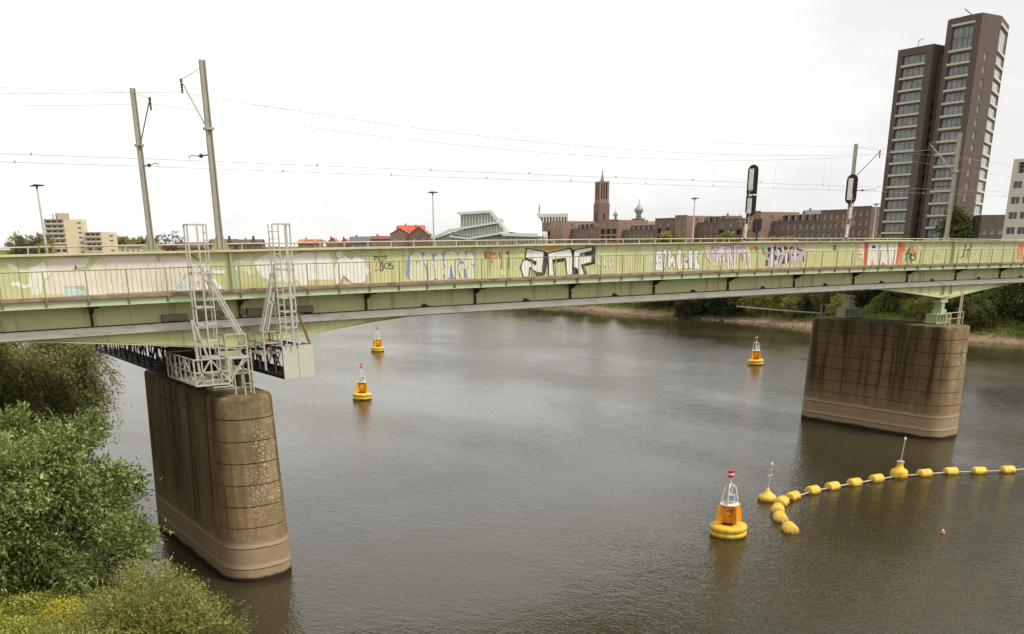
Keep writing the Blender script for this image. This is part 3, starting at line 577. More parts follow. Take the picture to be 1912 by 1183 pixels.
# ------------------------------------------------------------------ piers
def ringpts(hx,hy,ry,x,y,z,n=22):
    pts=[]
    for sy,a0 in ((-1,180),(1,0)):
        for i in range(n+1):
            t=R(a0+180*i/n); e=.80
            c=math.copysign(abs(math.cos(t))**e,math.cos(t)); s_=math.copysign(abs(math.sin(t))**e,math.sin(t))
            pts.append((x+hx*c,y+sy*(hy-ry)+ry*s_,z))
    return pts
def pier(x,label,wx=0.0):
    zt=8.62; root=empty('bridge_pier',(x,47.4,-2),label,'pier','river piers of the railway bridge')
    zs=[-2,.62,1.62,2.62,3.62,4.62,5.62,6.62,7.62,zt]
    def dims(z):
        f=min(max(z,0),zt)/zt; return 1.68+wx-.30*f,6.85-.15*f,1.7-.2*f
    for i in range(len(zs)-1):
        a,b=zs[i],zs[i+1]; lv=[(a+.024,0),(b-.024,0)]
        if i==len(zs)-2: lv=[(a+.028,0),(b-.12,0),(b-.03,.05),(b,.16)]
        mb=MB(); vs=[];n=46
        for z,ins in lv:
            hx,hy,ry=dims(z); vs+=ringpts(hx-ins,hy-ins,ry-ins*.5,x,47.4,z)
        fs=[]
        for k in range(len(lv)-1):
            for j in range(n): fs.append((k*n+j,k*n+(j+1)%n,(k+1)*n+(j+1)%n,(k+1)*n+j))
        mb.add(vs,fs); mb.add(vs[:n],[tuple(range(n-1,-1,-1))]); mb.add(vs[-n:],[tuple(range(n))]); o=mb.build('concrete_course',PIER,root)
        for pl in o.data.polygons: pl.use_smooth=len(pl.vertices)==4 and abs(pl.normal.z)<.5
    mb=MB(); vs=[]
    for z in (-1.9,zt-.3):
        hx,hy,ry=dims(z); vs+=ringpts(hx-.09,hy-.09,ry-.05,x,47.4,z)
    mb.add(vs,[(j,(j+1)%46,46+(j+1)%46,46+j) for j in range(46)]); mb.build('core',GROOVE,root)
    return root
pier(14.4,'stained concrete bridge pier standing in the river beside the willow bank')
pier(70.95,'stained concrete bridge pier in midstream behind the yellow float boom',.32)
pier(127.8,'stained concrete bridge pier beside the far sandy bank')
# bearings: steel pedestals on the piers
def bearing(x,y,xg,name_label,grp='bridge bearings'):
    mb=MB(); zt=8.62; top=11.44+cb(xg)-haunch(xg)-.06
    root=empty('bridge_bearing',(x,y,zt),name_label,'bearing',grp)
    MB().box(x-1.0,x+1.0,y-.55,y+.55,zt,zt+.08).build('base_plate',GREEND,root)
    m2=MB(); m2.box(x-.95,x+.95,y-.5,y+.5,zt+.082,zt+.14); m2.box(x-.95,x+.95,y-.5,y+.5,zt+.72,zt+.80)
    for k in range(5): xx=x-.9+k*.45; m2.box(xx-.03,xx+.03,y-.48,y+.48,zt+.141,zt+.719)
    m2.build('pedestal',GREENF,root)
    m3=MB(); m3.box(x-.35,x+.35,y-.4,y+.4,zt+.802,zt+1.1); m3.box(x-.2,x+.2,y-.3,y+.3,zt+1.102,top-.22); m3.box(x-.45,x+.45,y-.35,y+.35,top-.218,top); m3.build('rocker',GREENF,root)
bearing(14.45,43.4,15.0,'green steel bearing under the girder between the two inspection gantries')
bearing(14.45,51.6,15.0,'green steel bearing under the far girder on the pier beside the willows')
bearing(71.6,43.4,72.05,'green steel bearing under the girder on the midstream pier, beside a low handrail')
bearing(71.4,51.6,72.05,'green steel bearing under the far girder on the midstream pier, by the projecting pole')
for x,lb in ((14.45,'added dark block standing in for shade on the pier beside the willows'),(71.5,'added dark block standing in for shade on the midstream pier')):
    if x>70: continue
    mb=MB(); mb.box(x-.9,x+.9,44.2,50.9,8.62,8.75); mb.box(x-.75,x+.75,44.3,50.8,8.752,9.9); mb.box(x-.9,x+.9,44.2,50.9,9.902,10.0)
    single(mb,'added_shade_block',DARKM,lb,'shade block')  # dark block added to give the gloom under the girders
# little guard frame beside the near bearing of the midstream pier
mb=MB()
for x in (70.35,71.0,72.7): mb.bar((x,42.0,8.62),(x,42.0,9.55),.05)
mb.bar((70.35,42.0,9.55),(72.7,42.0,9.55),.05); mb.bar((70.35,42.0,9.1),(72.7,42.0,9.1),.04)
mb.bar((72.15,42.05,8.62),(72.1,42.05,11.1),.06); mb.bar((72.4,42.05,8.62),(72.35,42.05,11.1),.06)
for k in range(8): mb.bar((72.14,42.05,8.9+k*.28),(72.38,42.05,8.9+k*.28),.03)
single(mb,'guard_frame',CREAMR,'pale guard frame with a short ladder on top of the midstream pier','guard rail')
mb=MB()
for x in (69.6,70.2): mb.bar((x,52.9,8.62),(x,52.9,9.7),.09)
mb.bar((69.5,52.9,9.7),(70.3,52.9,9.7),.08); mb.tube([(69.7,52.7,9.0),(69.6,58,9.05),(69.5,62.3,9.15)],[.06,.06,.05],6)
single(mb,'projecting_pole',[mat('grey_pole',lin(170,164,154),.6,.08,3)],'thin grey pole sticking out sideways from the top of the midstream pier','pole')
# ------------------------------------------------------------------ inspection gantries with ladders
def truss(mb,x0,x1,y0,y1,z0,z1,n,mi=0):
    for x in (x0,x1):
        for z in (z0,z1): mb.bar((x,y0,z),(x,y1,z),.08,mi=mi)
        for i in range(n+1):
            y=y0+(y1-y0)*i/n; mb.bar((x,y,z0),(x,y,z1),.06,mi=mi)
            if i<n:
                ya,yb=y,y0+(y1-y0)*(i+1)/n
                if i%2: ya,yb=yb,ya
                mb.bar((x,ya,z0),(x,yb,z1),.045,mi=mi)
    for i in range(n+1):
        y=y0+(y1-y0)*i/n
        for z in (z0,z1): mb.bar((x0,y,z),(x1,y,z),.05,mi=mi)
def ladder(mb,x,y,z0,z1,w=.40,along='y',rung=.3,t=.045,lean=0):
    d=Vector((0,w,0)) if along=='y' else Vector((w,0,0))
    a0=Vector((x,y,z0)); a1=Vector((x+lean,y,z1))
    mb.bar(a0,a1,t); mb.bar(a0+d,a1+d,t)
    n=int((z1-z0)/rung)
    for i in range(1,n): p=a0.lerp(a1,i/n); mb.bar(p,p+d,.03)
# gantry on the willow side of the pier
A=empty('inspection_gantry',(12.8,49,9.2),'inspection gantry with open galvanised platform and caged ladder, on the willow side of the pier','gantry','inspection gantries under the bridge')
mb=MB(); truss(mb,12.05,13.35,45.2,59.2,9.32,10.5,12); mb.build('truss',DARKM,A)
mb=MB(); mb.box(12.05,13.35,45.2,59.2,9.24,9.27); mb.build('truss_floor',DARKM,A)
mb=MB(); mb.box(12.15,13.65,40.9,45.1,9.22,9.28); mb.box(12.9,13.8,40.95,42.0,9.10,9.16); mb.build('platform_floor',GALV,A)
mb=MB()
for x in (12.15,12.9,13.65):
    for y in (40.95,42.3,43.7,45.0):
        if x==12.9 and y!=40.95: continue
        if x==13.65 and y>43: continue
        mb.bar((x,y,9.28),(x,y,10.35),.07)
for z in (9.8,10.35):
    mb.bar((12.15,40.95,z),(13.65,40.95,z),.06); mb.bar((12.15,40.95,z),(12.15,45,z),.06); mb.bar((13.65,40.95,z),(13.65,42.3,z),.06)
mb.bar((12.15,40.95,9.32),(12.9,40.95,10.33),.06); mb.bar((13.65,40.95,9.32),(12.9,40.95,10.33),.06)
mb.bar((12.15,41.0,9.32),(12.15,42.3,10.33),.055); mb.bar((12.15,43.7,9.32),(12.15,42.3,10.33),.055); mb.bar((12.15,43.7,9.32),(12.15,45,10.33),.055)
mb.bar((13.65,40.95,9.28),(14.4,41.0,10.3),.06); 
for y in (41.6,43.0,44.4): mb.bar((12.15,y,9.28),(12.15,y,10.35),.05)
mb.bar((12.15,40.95,9.45),(13.65,40.95,9.45),.05); mb.bar((12.5,40.95,9.3),(12.5,40.95,10.35),.05); mb.bar((13.3,40.95,9.3),(13.3,40.95,10.35),.05)
mb.bar((13.65,40.95,9.3),(13.65,42.3,10.33),.05); mb.bar((12.15,45.0,9.8),(13.35,45.0,9.8),.05); mb.bar((12.15,45.0,10.35),(13.35,45.0,10.35),.05)
mb.build('guard_rail',GALVR,A)
mb=MB(); mb.bar((12.42,41.05,9.28),(12.3,41.05,12.0),.10); mb.bar((12.85,41.05,10.3),(12.36,41.05,12.0),.09); mb.build('hanger',GALVR,A)
mb=MB(); ladder(mb,13.42,41.35,9.3,15.82,.42); mb.build('ladder',GALV,A)
mb=MB()
for x,y in ((12.62,41.35),(12.62,41.77),(13.0,41.25)): mb.bar((x,y,10.3),(x,y,15.82),.06)
for z in (15.82,): 
    mb.bar((12.6,41.35,z),(13.44,41.35,z),.06); mb.bar((12.6,41.77,z),(13.44,41.77,z),.06); mb.bar((12.62,41.35,z),(12.62,41.77,z),.06)
for z in (10.35,11.05,11.75,12.45,13.85,14.1):
    mb.box(12.58,13.44,41.30,41.33,z,z+.08); mb.box(12.58,12.61,41.30,41.8,z,z+.08); mb.box(12.58,13.44,41.78,41.81,z,z+.08)
mb.build('ladder_cage',GALV,A)
mb=MB()
for y in (41.4,41.75): mb.bar((13.3,y,13.9),(14.62,y,11.25),.065); mb.bar((13.3,y,13.6),(14.45,y,11.25),.055)
for i in range(5): p=Vector((13.3,41.4,13.75)).lerp(Vector((14.55,41.4,11.3)),(i+.5)/5); mb.bar(p,p+Vector((0,.35,0)),.035)
mb.build('sloping_brace',GALV,A)
mb=MB(); mb.box(13.65,14.7,41.2,42.2,10.25,10.34); mb.build('side_platform_floor',GALV,A)
mb=MB()
for x in (13.72,14.66):
    for y in (41.25,42.15): mb.bar((x,y,9.5 if y<42 else 10.34),(x,y,11.3),.07)
for z in (10.8,11.3):
    mb.bar((13.72,41.25,z),(14.66,41.25,z),.065); mb.bar((14.66,41.25,z),(14.66,42.15,z),.065); mb.bar((13.72,41.25,z),(13.72,42.15,z),.065)
mb.bar((13.55,41.2,9.35),(14.6,41.25,10.2),.07); mb.build('side_platform_rail',GALVR,A)
mb=MB(); mb.bar((14.1,41.6,8.62),(14.1,41.6,10.2),.065); mb.bar((14.9,41.5,8.62),(14.9,41.5,10.6),.065); mb.bar((14.9,41.9,8.62),(14.9,41.9,10.6),.065); mb.bar((14.5,41.5,8.62),(14.5,41.5,10.1),.065)
for z in (9.1,9.6,10.1): mb.bar((14.5,41.5,z),(14.9,41.5,z),.035)
mb.build('pier_ladder',GALVR,A)
# gantry on the river side
B=empty('inspection_gantry',(17,49,9.2),'inspection gantry with closed grey end panel, on the open river side of the pier','gantry','inspection gantries under the bridge')
mb=MB(); truss(mb,16.4,17.8,41.45,58.5,9.2,10.5,15); mb.build('truss',DARKM,B)
mb=MB(); mb.box(16.4,17.8,41.45,58.5,9.12,9.15); mb.build('truss_floor',DARKM,B)
mb=MB(); mb.box(16.36,17.08,41.36,41.40,9.14,10.64); mb.build('end_panel',PANELG,B); mb=MB(); mb.box(17.10,17.84,41.36,41.40,9.14,10.64); mb.build('end_panel',PANELG,B)
mb=MB(); mb.box(17.80,17.84,41.41,42.6,9.14,10.64); mb.build('end_panel',PANELG,B)
mb=MB(); mb.box(16.38,16.42,41.41,46.0,10.42,10.52); mb.box(15.5,16.5,41.9,44.6,10.25,10.33); mb.build('side_platform_floor',GALV,B)
mb=MB()
for y in (41.5,42.6,43.7,44.6): mb.bar((15.55,y,9.6 if y<42 or y>44 else 10.33),(15.55,y,11.3),.07); mb.bar((16.42,y,9.3),(16.42,y,11.3),.07)
for z in (10.8,11.3): mb.bar((15.55,41.5,z),(15.55,44.6,z),.065); mb.bar((15.55,41.5,z),(16.42,41.5,z),.065); mb.bar((16.42,41.5,z),(16.42,44.6,z),.065)
mb.bar((15.6,41.6,10.2),(16.4,43.5,9.2),.06); mb.bar((15.6,43,10.2),(16.4,45.5,9.2),.06); mb.build('side_platform_rail',GALVR,B)
mb=MB(); ladder(mb,16.30,41.3,10.62,15.85,.42,along='y'); ladder(mb,16.30,41.28,10.62,15.85,.27,along='x',t=.05); mb.build('ladder',GALV,B)
mb=MB()
for x,y in ((17.12,41.3),(17.12,41.72),(16.85,41.2)): mb.bar((x,y,10.6),(x,y,15.85),.06)
mb.bar((16.5,41.3,15.85),(17.14,41.3,15.85),.06); mb.bar((16.5,41.72,15.85),(17.14,41.72,15.85),.06); mb.bar((17.12,41.3,15.85),(17.12,41.72,15.85),.065)
for z in (11.4,12.1,12.7,13.9,14.15):
    mb.box(16.5,17.15,41.24,41.27,z,z+.08); mb.box(17.12,17.15,41.24,41.76,z,z+.08); mb.box(16.5,17.15,41.73,41.76,z,z+.08)
mb.build('ladder_cage',GALV,B)
mb=MB()
for y in (41.4,41.7): mb.bar((16.25,y,13.8),(15.85,y,12.5),.065); mb.bar((15.85,y,12.5),(15.5,y,11.3),.065); mb.bar((16.2,y,13.0),(15.75,y,11.35),.065)
mb.bar((15.85,41.4,12.5),(16.1,41.4,12.6),.065); mb.build('sloping_brace',GALV,B)
mb=MB(); mb.bar((17.35,41.6,12.0),(17.85,41.6,10.5),.09); mb.bar((17.2,41.9,12.0),(17.2,41.9,10.5),.07); mb.bar((16.0,41.9,12.0),(16.0,41.9,10.3),.07); mb.build('hanger',mat('rusty_hanger',lin(136,92,66),.7,.15,6),B)
# ------------------------------------------------------------------ masts
def mast(x,y,zb,zt,tip,low,label,arms=2):
    root=empty('catenary_mast',(x,y,zb),label,'mast','overhead line masts on the bridge')
    s=1 if tip[1]>y else -1
    mb=MB(); a,b_=.115,.095   # H section, slightly tapered
    for sx in (-1,1):
        mb.prism([(x+sx*a-.02,y-a,zb),(x+sx*a+.02,y-a,zb),(x+sx*b_+.02,y-b_,zt),(x+sx*b_-.02,y-b_,zt)],(0,.21,0))
    mb.box(x-.095,x+.095,y-.03,y+.03,zb,zt-.01); mb.build('post',MASTM,root)
    mb=MB(); mb.prism([(x-.42,y-.05,zb),(x-.14,y-.05,zb),(x-.14,y-.05,zb+.6)],(0,.1,0)); mb.prism([(x+.42,y-.05,zb),(x+.14,y-.05,zb),(x+.14,y-.05,zb+.6)],(0,.1,0)); mb.box(x-.46,x+.46,y-.2,y+.2,zb-.03,zb+.03); mb.build('foot_gusset',mat('gusset_paint',lin(150,150,112),.6,.1,3),root)
    zc=19.75+ (zb-14.8)
    mb=MB(); mb.box(x-.2,x+.2,y-.16,y+.16,zc-.05,zc+.05); mb.build('clamp',MASTM,root)
    mb=MB(); mb.tube([(x,y+.15*s,zc),tip],.035,6); mb.tube([(x,y,zt-.25),(tip[0],tip[1],tip[2]+.03)],.012,4); mb.build('strut',MASTM,root)
    mb=MB(); t=Vector(tip); mb.lathe([(.02,-.5),(.06,-.48),(.03,-.42),(.065,-.38),(.03,-.32),(.065,-.28),(.03,-.22),(.065,-.17),(.03,-.1),(.07,-.04),(.05,.08)],t,8); mb.build('insulator',INSUL,root)
    mb=MB(); l=Vector(low); q=Vector((x,y+.15*s,l.z-.02)); mb.tube([q,q.lerp(l,.55)],.03,6); mb.tube([q.lerp(l,.55),q.lerp(l,.85)+Vector((0,0,.06)),l+Vector((0,0,.02)),l-Vector((0,0,.2))],.018,5); mb.build('registration_arm',DARKM,root)
    mb=MB(); c=q.lerp(l,.42); mb.lathe([(.03,-.09),(.085,-.05),(.085,.05),(.03,.09)],c,8); mb.build('arm_insulator',INSUL,root)
mast(14.68,43.5,14.80,22.40,(14.37,45.6,21.85),(14.36,45.6,18.75),'tall grey mast on the near girder beside the caged ladders')
mast(13.85,51.6,14.75,22.25,(14.14,49.9,21.6),(14.17,49.9,18.75),'grey mast on the far girder above the willow side of the pier')
mast(71.35,43.5,14.80,22.40,(70.9,45.6,21.8),(70.9,45.6,18.75),'grey mast on the near girder in front of the dark high-rise')
mast(70.2,51.6,14.75,22.25,(71.0,49.9,21.6),(71.0,49.9,18.75),'grey mast on the far girder next to the single-oval signal')
def wire(name,y,z0,sag,label,r=.008,droppers=None):
    mb=MB(); pts=[]
    for a in (14.2-57.3,14.2,71.2,128.5):
        if a>128: break
        for i in range(20):
            t=i/20; pts.append((a+57.3*t,y,z0+cb(47)*.3-sag*4*t*(1-t)))
    mb.tube(pts,r,4)
    return single(mb,name,WIREM,label,'wire','overhead line wires')
for y,nm in ((45.6,'near'),(49.9,'far')):
    wire('catenary_wire',y,21.35,1.25,f'sagging upper catenary wire over the {nm} track')
    wire('contact_wire',y,18.58,.04,f'straight lower contact wire over the {nm} track',.0085)
    mb=MB()
    for a in (14.2-57.3,14.2,71.2):
        for i in range(1,9):
            t=i/9; x=a+57.3*t; zt=21.35+.04-1.25*4*t*(1-t); mb.tube([(x,y,zt),(x,y,18.58)],.0035,3); mb.box(x-.03,x+.03,y-.02,y+.02,18.58,18.68)
    single(mb,'dropper_wires',WIREM,f'thin vertical dropper wires hanging over the {nm} track','wire','overhead line wires')
wire('feeder_wire',51.55,22.0,.5,'feeder wire strung between the far girder mast tops',.006)
# ------------------------------------------------------------------ lamps on the far path
lampm=mat('lamp_post_grey',lin(196,192,184),.5,.04,3)
lroot=None
for x,lb in ((9.5,'slim lamp post in front of the beige balcony block'),(32.7,'slim lamp post in front of the white angular building'),(56.05,'slim lamp post in front of the brick apartments, beside the double signal'),(78.9,'slim lamp post in front of the foot of the dark high-rise')):
    if lroot is None:
        r_=empty('lamp_post',(x,55.2,13.95),lb,'lamp post','lamp posts along the far path')
        mb=MB(); mb.tube([(x,55.2,13.95),(x,55.2,15.0),(x,55.2,17.85)],[.07,.06,.035],8); mb.build('post',lampm,r_)
        mb=MB(); mb.prism([(x-.28,55.06,17.88),(x+.34,55.06,17.92),(x+.34,55.06,17.96),(x-.1,55.06,17.99),(x-.28,55.06,17.92)],(0,.28,0)); mb.lathe([(.05,-.1),(.05,.0)],(x,55.2,17.9),8); mb.build('lamp_head',DARKM,r_); lroot=r_
    else: dup(lroot,(x,55.2,13.95+cb(x)),label=lb)
# ------------------------------------------------------------------ signals
RUSTO=mat('rust_orange',lin(176,126,92),.7,.1,5); SIGB=mat('signal_black',lin(40,32,30),.6,.1,5)
def oval(cx,cz,w,h,y,n=8,top=True,bot=True):
    r=w/2; pts=[]
    if top: pts+=[(cx+r*math.cos(math.pi*i/n),y,cz+h/2-r+r*math.sin(math.pi*i/n)) for i in range(n+1)]
    else: pts+=[(cx+r,y,cz+h/2),(cx-r,y,cz+h/2)]
    if bot: pts+=[(cx-r*math.cos(math.pi*i/n),y,cz-h/2+r-r*math.sin(math.pi*i/n)) for i in range(n+1)]
    else: pts+=[(cx-r,y,cz-h/2),(cx+r,y,cz-h/2)]
    return pts
def rot_x(mb,c,ang):
    c=Vector(c); Mr=Matrix.Rotation(ang,3,'Z'); mb.v=[tuple(c+Mr@(Vector(p)-c)) for p in mb.v]
def signal(x,y,kind,label):
    zb=14.1; root=empty('railway_signal',(x,y,zb),label,'signal','railway signals on the bridge'); A_=R(-66)
    mb=MB(); mb.tube([(x,y,zb),(x,y,zb+1.0)],.14,8,0); mb.build('foot',SIGB,root)
    mb=MB(); mb.tube([(x,y,zb+1.0),(x,y,zb+1.9)],.085,8,0); mb.build('white_sleeve',WHITE,root)
    top=5.25 if kind=='double' else 4.95
    mb=MB(); mb.tube([(x,y,zb+1.9),(x,y,zb+top-1.0)],.06,8); mb.build('post',SIGB,root)
    def board(c,w,h,t,b_,side):
        m=MB(); m.prism(oval(c[0],c[1],w,h,y-.06,top=t,bot=b_),(0,.09,0)); rot_x(m,(x,y,0),A_); m.build('target_board',SIGB,root)
        m=MB(); m.box(c[0]-w*.3,c[0]+w*.1,y-.17,y-.07,c[1]-h*.36,c[1]+h*.36); rot_x(m,(x,y,0),A_); m.build('lamp_cabinet',PANELG if False else WHITE,root)
        m=MB()
        for k in range(3): m.lathe([(.1,0),(.1,.2)],(0,0,0),10)
        m=MB()
        for k in (-.26,0,.26): m.tube([(c[0],y+.031,c[1]+k*h),(c[0],y+.2,c[1]+k*h)],.11,10)
        rot_x(m,(x,y,0),A_); m.build('lamp_hood',SIGB,root)
    if kind=='double':
        board((x+.22,zb+4.55),.66,1.75,True,False,1); board((x+.22,zb+2.98),.66,1.25,False,True,1)
        m=MB(); m.bar((x,y,zb+2.1),(x+.25,y,zb+2.3),.08); m.bar((x+.25,y,zb+2.3),(x+.25,y,zb+2.5),.08); m.build('arm',SIGB,root)
    else:
        board((x+.02,zb+4.2),.74,1.95,True,True,1)
        m=MB(); m.box(x-.12,x+.12,y-.2,y-.06,zb+2.3,zb+3.0); m.build('white_box',WHITE,root)
    m=MB()
    ladder(m,x-.62,y-.25,zb+.2,zb+4.2 if kind=='double' else zb+3.9,.3,'x',.32,.03,lean=.5); m.build('ladder',GALVR,root)
    m=MB(); m.bar((x-.6,y,zb+2.05),(x+.55,y,zb+2.05),.05); m.bar((x-.6,y,zb+2.05),(x,y,zb+1.3),.045); m.bar((x+.55,y,zb+2.05),(x,y,zb+1.3),.045); m.bar((x-.6,y-.3,zb+2.05),(x-.6,y+.3,zb+2.05),.05)
    for xx in (-.6,.55): m.bar((x+xx,y,zb+2.05),(x+xx,y,zb+2.5),.035)
    m.build('bracket',RUSTO,root)
signal(49.65,44.2,'double','black railway signal with two target boards stacked on one post')
signal(60.1,44.2,'single','black railway signal with one oval target board beside the far mast')
r_=empty('junction_box',(50.95,44.4,14.0),'small black trackside lamp cluster on a post beside the double signal','signal lamp')
mb=MB(); mb.tube([(50.95,44.4,14.0),(50.95,44.4,15.6)],.05,6); mb.build('post',SIGB,r_)
mb=MB(); mb.prism(oval(50.82,15.9,.36,.85,44.35),(0,.15,0)); mb.prism(oval(51.15,15.95,.3,.8,44.32),(0,.15,0)); mb.build('lamp_case',SIGB,r_)
# ------------------------------------------------------------------ buoys and floats
def text_mesh(txt,size,name):
    cu=bpy.data.curves.new(name,'FONT'); cu.body=txt; cu.size=size; cu.align_x='CENTER'; cu.align_y='CENTER'; cu.space_line=.9; cu.offset=.006
    o=bpy.data.objects.new(name,cu); COL.objects.link(o); dg=bpy.context.evaluated_depsgraph_get(); me=bpy.data.meshes.new_from_object(o.evaluated_get(dg)); bpy.data.objects.remove(o); return me
def buoy(loc,rot,body,label,text=None):
    root=empty('navigation_buoy',(0,0,0),label,'buoy','navigation buoys on the river')
    mb=MB(); mb.lathe([(.55,-.5),(.98,-.35),(1.0,-.02)],n=32); mb.build('hull_waterline',mat('wet_hull',lin(70,46,30),.5,.15,5),root,True)
    mb=MB(); mb.lathe([(.99,-.021),(1.02,.12),(1.03,.24),(.97,.27),(.97,.33),(1.03,.36),(1.04,.52),(.99,.60),(.88,.645),(.40,.66)],n=36); o=mb.build('float_ring',YEL,root,True)
    mb=MB(); mb.lathe([(.44,.58),(.44,.72),(.36,.73)],n=20); mb.build('collar',BLACK,root)
    mb=MB(); mb.lathe([(.36,.731),(.36,1.70)],n=20); o=mb.build('tower',body,root)
    for pl in o.data.polygons: pl.use_smooth=abs(pl.normal.z)<.5
    for k in range(4):
        a=R(90*k+20); c,s_=math.cos(a),math.sin(a); t=Vector((-s_,c,0))*.018
        poly=[(c*.361,s_*.361,.74),(c*.80,s_*.80,.74),(c*.68,s_*.68,1.69),(c*.361,s_*.361,1.69)]
        mb=MB(); mb.prism([Vector(p)-t for p in poly],t*2); mb.build('fin',body,root)
        mb=MB(); mb.bar((c*.815,s_*.815,.74),(c*.695,s_*.695,1.69),.035); mb.build('fin_edge',ORGY,root)
    mb=MB(); mb.lathe([(.52,1.702),(.54,1.73),(.54,1.76),(.3,1.77)],n=24); mb.build('top_plate',FRAMEW,root)
    mb=MB(); mb.lathe([(.24,1.771),(.24,1.98),(.12,2.06),(.07,2.22),(.07,2.36),(.03,2.4)],n=16); mb.build('lantern',mat('lantern_cream',lin(206,190,140),.5,.08,5),root,True)
    mb=MB()
    for k in range(4):
        a=R(90*k+65); c,s_=math.cos(a),math.sin(a); mb.tube([(c*.46,s_*.46,1.765),(c*.42,s_*.42,2.1),(c*.30,s_*.30,2.68),(c*.08,s_*.08,2.82)],.032,6)
    for k in range(4):
        a=R(90*k+65); b=R(90*k+155); mb.tube([(.455*math.cos(a),.455*math.sin(a),1.80),(.455*math.cos(b),.455*math.sin(b),1.80)],.025,6)
    mb.tube([(0,0,2.78),(0,0,3.25)],.03,8); mb.build('cage_frame',WHITE,root)
    mb=MB(); mb.box(-.20,.20,-.40,-.37,1.95,2.36); mb.build('panel_frame',WHITE,root)
    mb=MB(); mb.box(-.14,.14,-.412,-.402,2.02,2.30); mb.build('solar_panel',mat('solar_cell',lin(128,156,196),.2,.1,6),root)
    for i,(z0,z1,m_) in enumerate(((3.20,3.33,RED),(3.331,3.43,WHITE),(3.431,3.56,RED))):
        mb=MB(); mb.lathe([(.16,z0),(.165,(z0+z1)/2),(.16,z1)],n=14); mb.build('topmark_band',m_,root)
    if text:
        for i,tx in enumerate(text):
            me=text_mesh(tx,.26,'lettering'); me.materials.append(BLACK)
            # wrap on to the tower
            for v in me.vertices:
                x,y=v.co.x,v.co.y; a=x/.364-math.pi/2; v.co=(.365*math.cos(a),.365*math.sin(a),1.42-i*.27+y)
            inst('lettering',me,(0,0,0),root)
    root.location=loc; root.rotation_euler=rot; root.scale=(.94,.94,1.0); return root
b1=buoy((37.3,32.9,0),(R(0.5),R(-1.2),R(-36)),ORG,'orange lettered buoy on a broad yellow float, beside the loose end of the boom',['VEN','C'])
b2=buoy((42.5,87,0),(R(-1),R(2),R(-8)),ORGY,'amber navigation buoy in open water next to another, the closer one to the willow-side pier')
b2.children[0]
b3=buoy((64.7,126.4,0),(R(1),R(1),R(10)),ORGY,'amber navigation buoy in open water farthest behind the bridge')
b4=buoy((95.4,81.7,0),(R(-1),R(-2),R(-20)),ORG,'navigation buoy with dark topmark in front of the tree-lined sandy bank')
FL=[(1475,988),(1457,968),(1452,953),(1459,938),(1480,928),(1517,917),(1554,909),(1595,902),(1636,895),(1678,888),(1726,885),(1775,881),(1827,880),(1881,878)]
FP=[at(x,y,2,0.12) for x,y in FL]
fl_m=MB()
pr=[(.06,-.36),(.24,-.36),(.295,-.31),(.30,-.28),(.30,.28),(.295,.31),(.24,.36),(.06,.36)]
fl_m.lathe(pr,n=20); drum=fl_m.mesh('drum',smooth=False); drum.materials.append(YEL)
for p_ in drum.polygons: p_.use_smooth=len(p_.vertices)==4
rg=MB(); rg.lathe([(.075,-.43),(.075,.43)],n=10); ring=rg.mesh('end_fitting'); ring.materials.append(mat('grey_fitting',lin(160,150,140),.5,.1,4))
def fl_label(i):
    if i==0: return 'yellow drum float at the loose end of the boom'
    if i in (1,2,3): return 'yellow drum float in the curled end of the boom'
    return 'yellow drum float in the straight run of the boom'
for i,p in enumerate(FP):
    if i==9: continue
    a=FP[max(i-1,0)]; b=FP[min(i+1,len(FP)-1)]; d=(b-a); d.z=0; q=d.to_track_quat('Z','Y')
    o=empty('boom_float',(p.x,p.y,.10+rnd.uniform(-.02,.02)),fl_label(i),'float','floats of the yellow boom')
    o.rotation_mode='QUATERNION'; o.rotation_quaternion=q; k=1.3 if i<4 else 1.2; o.scale=(k,k,k)
    for nm,me in (('drum',drum),('end_fitting',ring)):
        c=bpy.data.objects.new(nm,me); COL.objects.link(c); c.parent=o
mb=MB(); cpts=[Vector((p.x,p.y,.12)) for p in FP]+[Vector((66.2,30.9,.1)),Vector((69,29.2,.08))]
mb.tube(cpts,.045,6); single(mb,'boom_cable',ROPE,'pale cable linking the yellow boom floats across the water','cable')
def marker(p,h,label,slim):
    r_=empty('marker_buoy',(p.x,p.y,0),label,'buoy','cone-shaped yellow marker buoys')
    mb=MB(); mb.lathe([(.3,-.3),(.50,-.12),(.54,.05),(.54,.24),(.50,.32),(.24,.48),(.10,.66),(.08,.80)] if slim else [(.3,-.3),(.50,-.12),(.55,.05),(.55,.42),(.48,.54),(.26,.66),(.18,.90),(.2,.96),(.1,1.0)],(p.x,p.y,0),24); o=mb.build('float_body',YEL,r_,True)
    mb=MB(); mb.tube([(p.x,p.y,.8),(p.x+.14,p.y-.03,h)],.03,6); mb.build('pole',GALV,r_)
    if slim:
        mb=MB(); mb.bar((p.x-.13,p.y,h*.72),(p.x+.3,p.y,h*.72),.06); mb.build('cross_bar',GALV,r_)
    else:
        mb=MB(); mb.lathe([(.24,0),(.24,.07)],(p.x+.02,p.y,1.04),12); mb.build('collar',GALV,r_)
    mb=MB(); mb.lathe([(.03,-.06),(.07,0),(.08,.12),(.04,.2)],(p.x+.14,p.y-.03,h),10); mb.build('lantern',mat('lantern_lime',lin(214,222,150),.4,.05,4),r_,True)
marker(at(1432,934,2,0),2.15,'yellow cone buoy with cross-barred pole floating free beside the boom',True)
marker(FP[9],2.5,'yellow flat-sided buoy with tall pole set into the boom line',False)
p=at(1760,996,2,0); mb=MB(); mb.lathe([(.05,-.1),(.12,-.02),(.13,.08),(.08,.16)],p,12,0); mb.lathe([(.05,.161),(.045,.24)],p,8,1)
single(mb,'small_float',[mat('faded_red',lin(196,110,90),.6,.1,6),WHITE],'tiny faded red float alone on the rippled water','float',smooth=True)
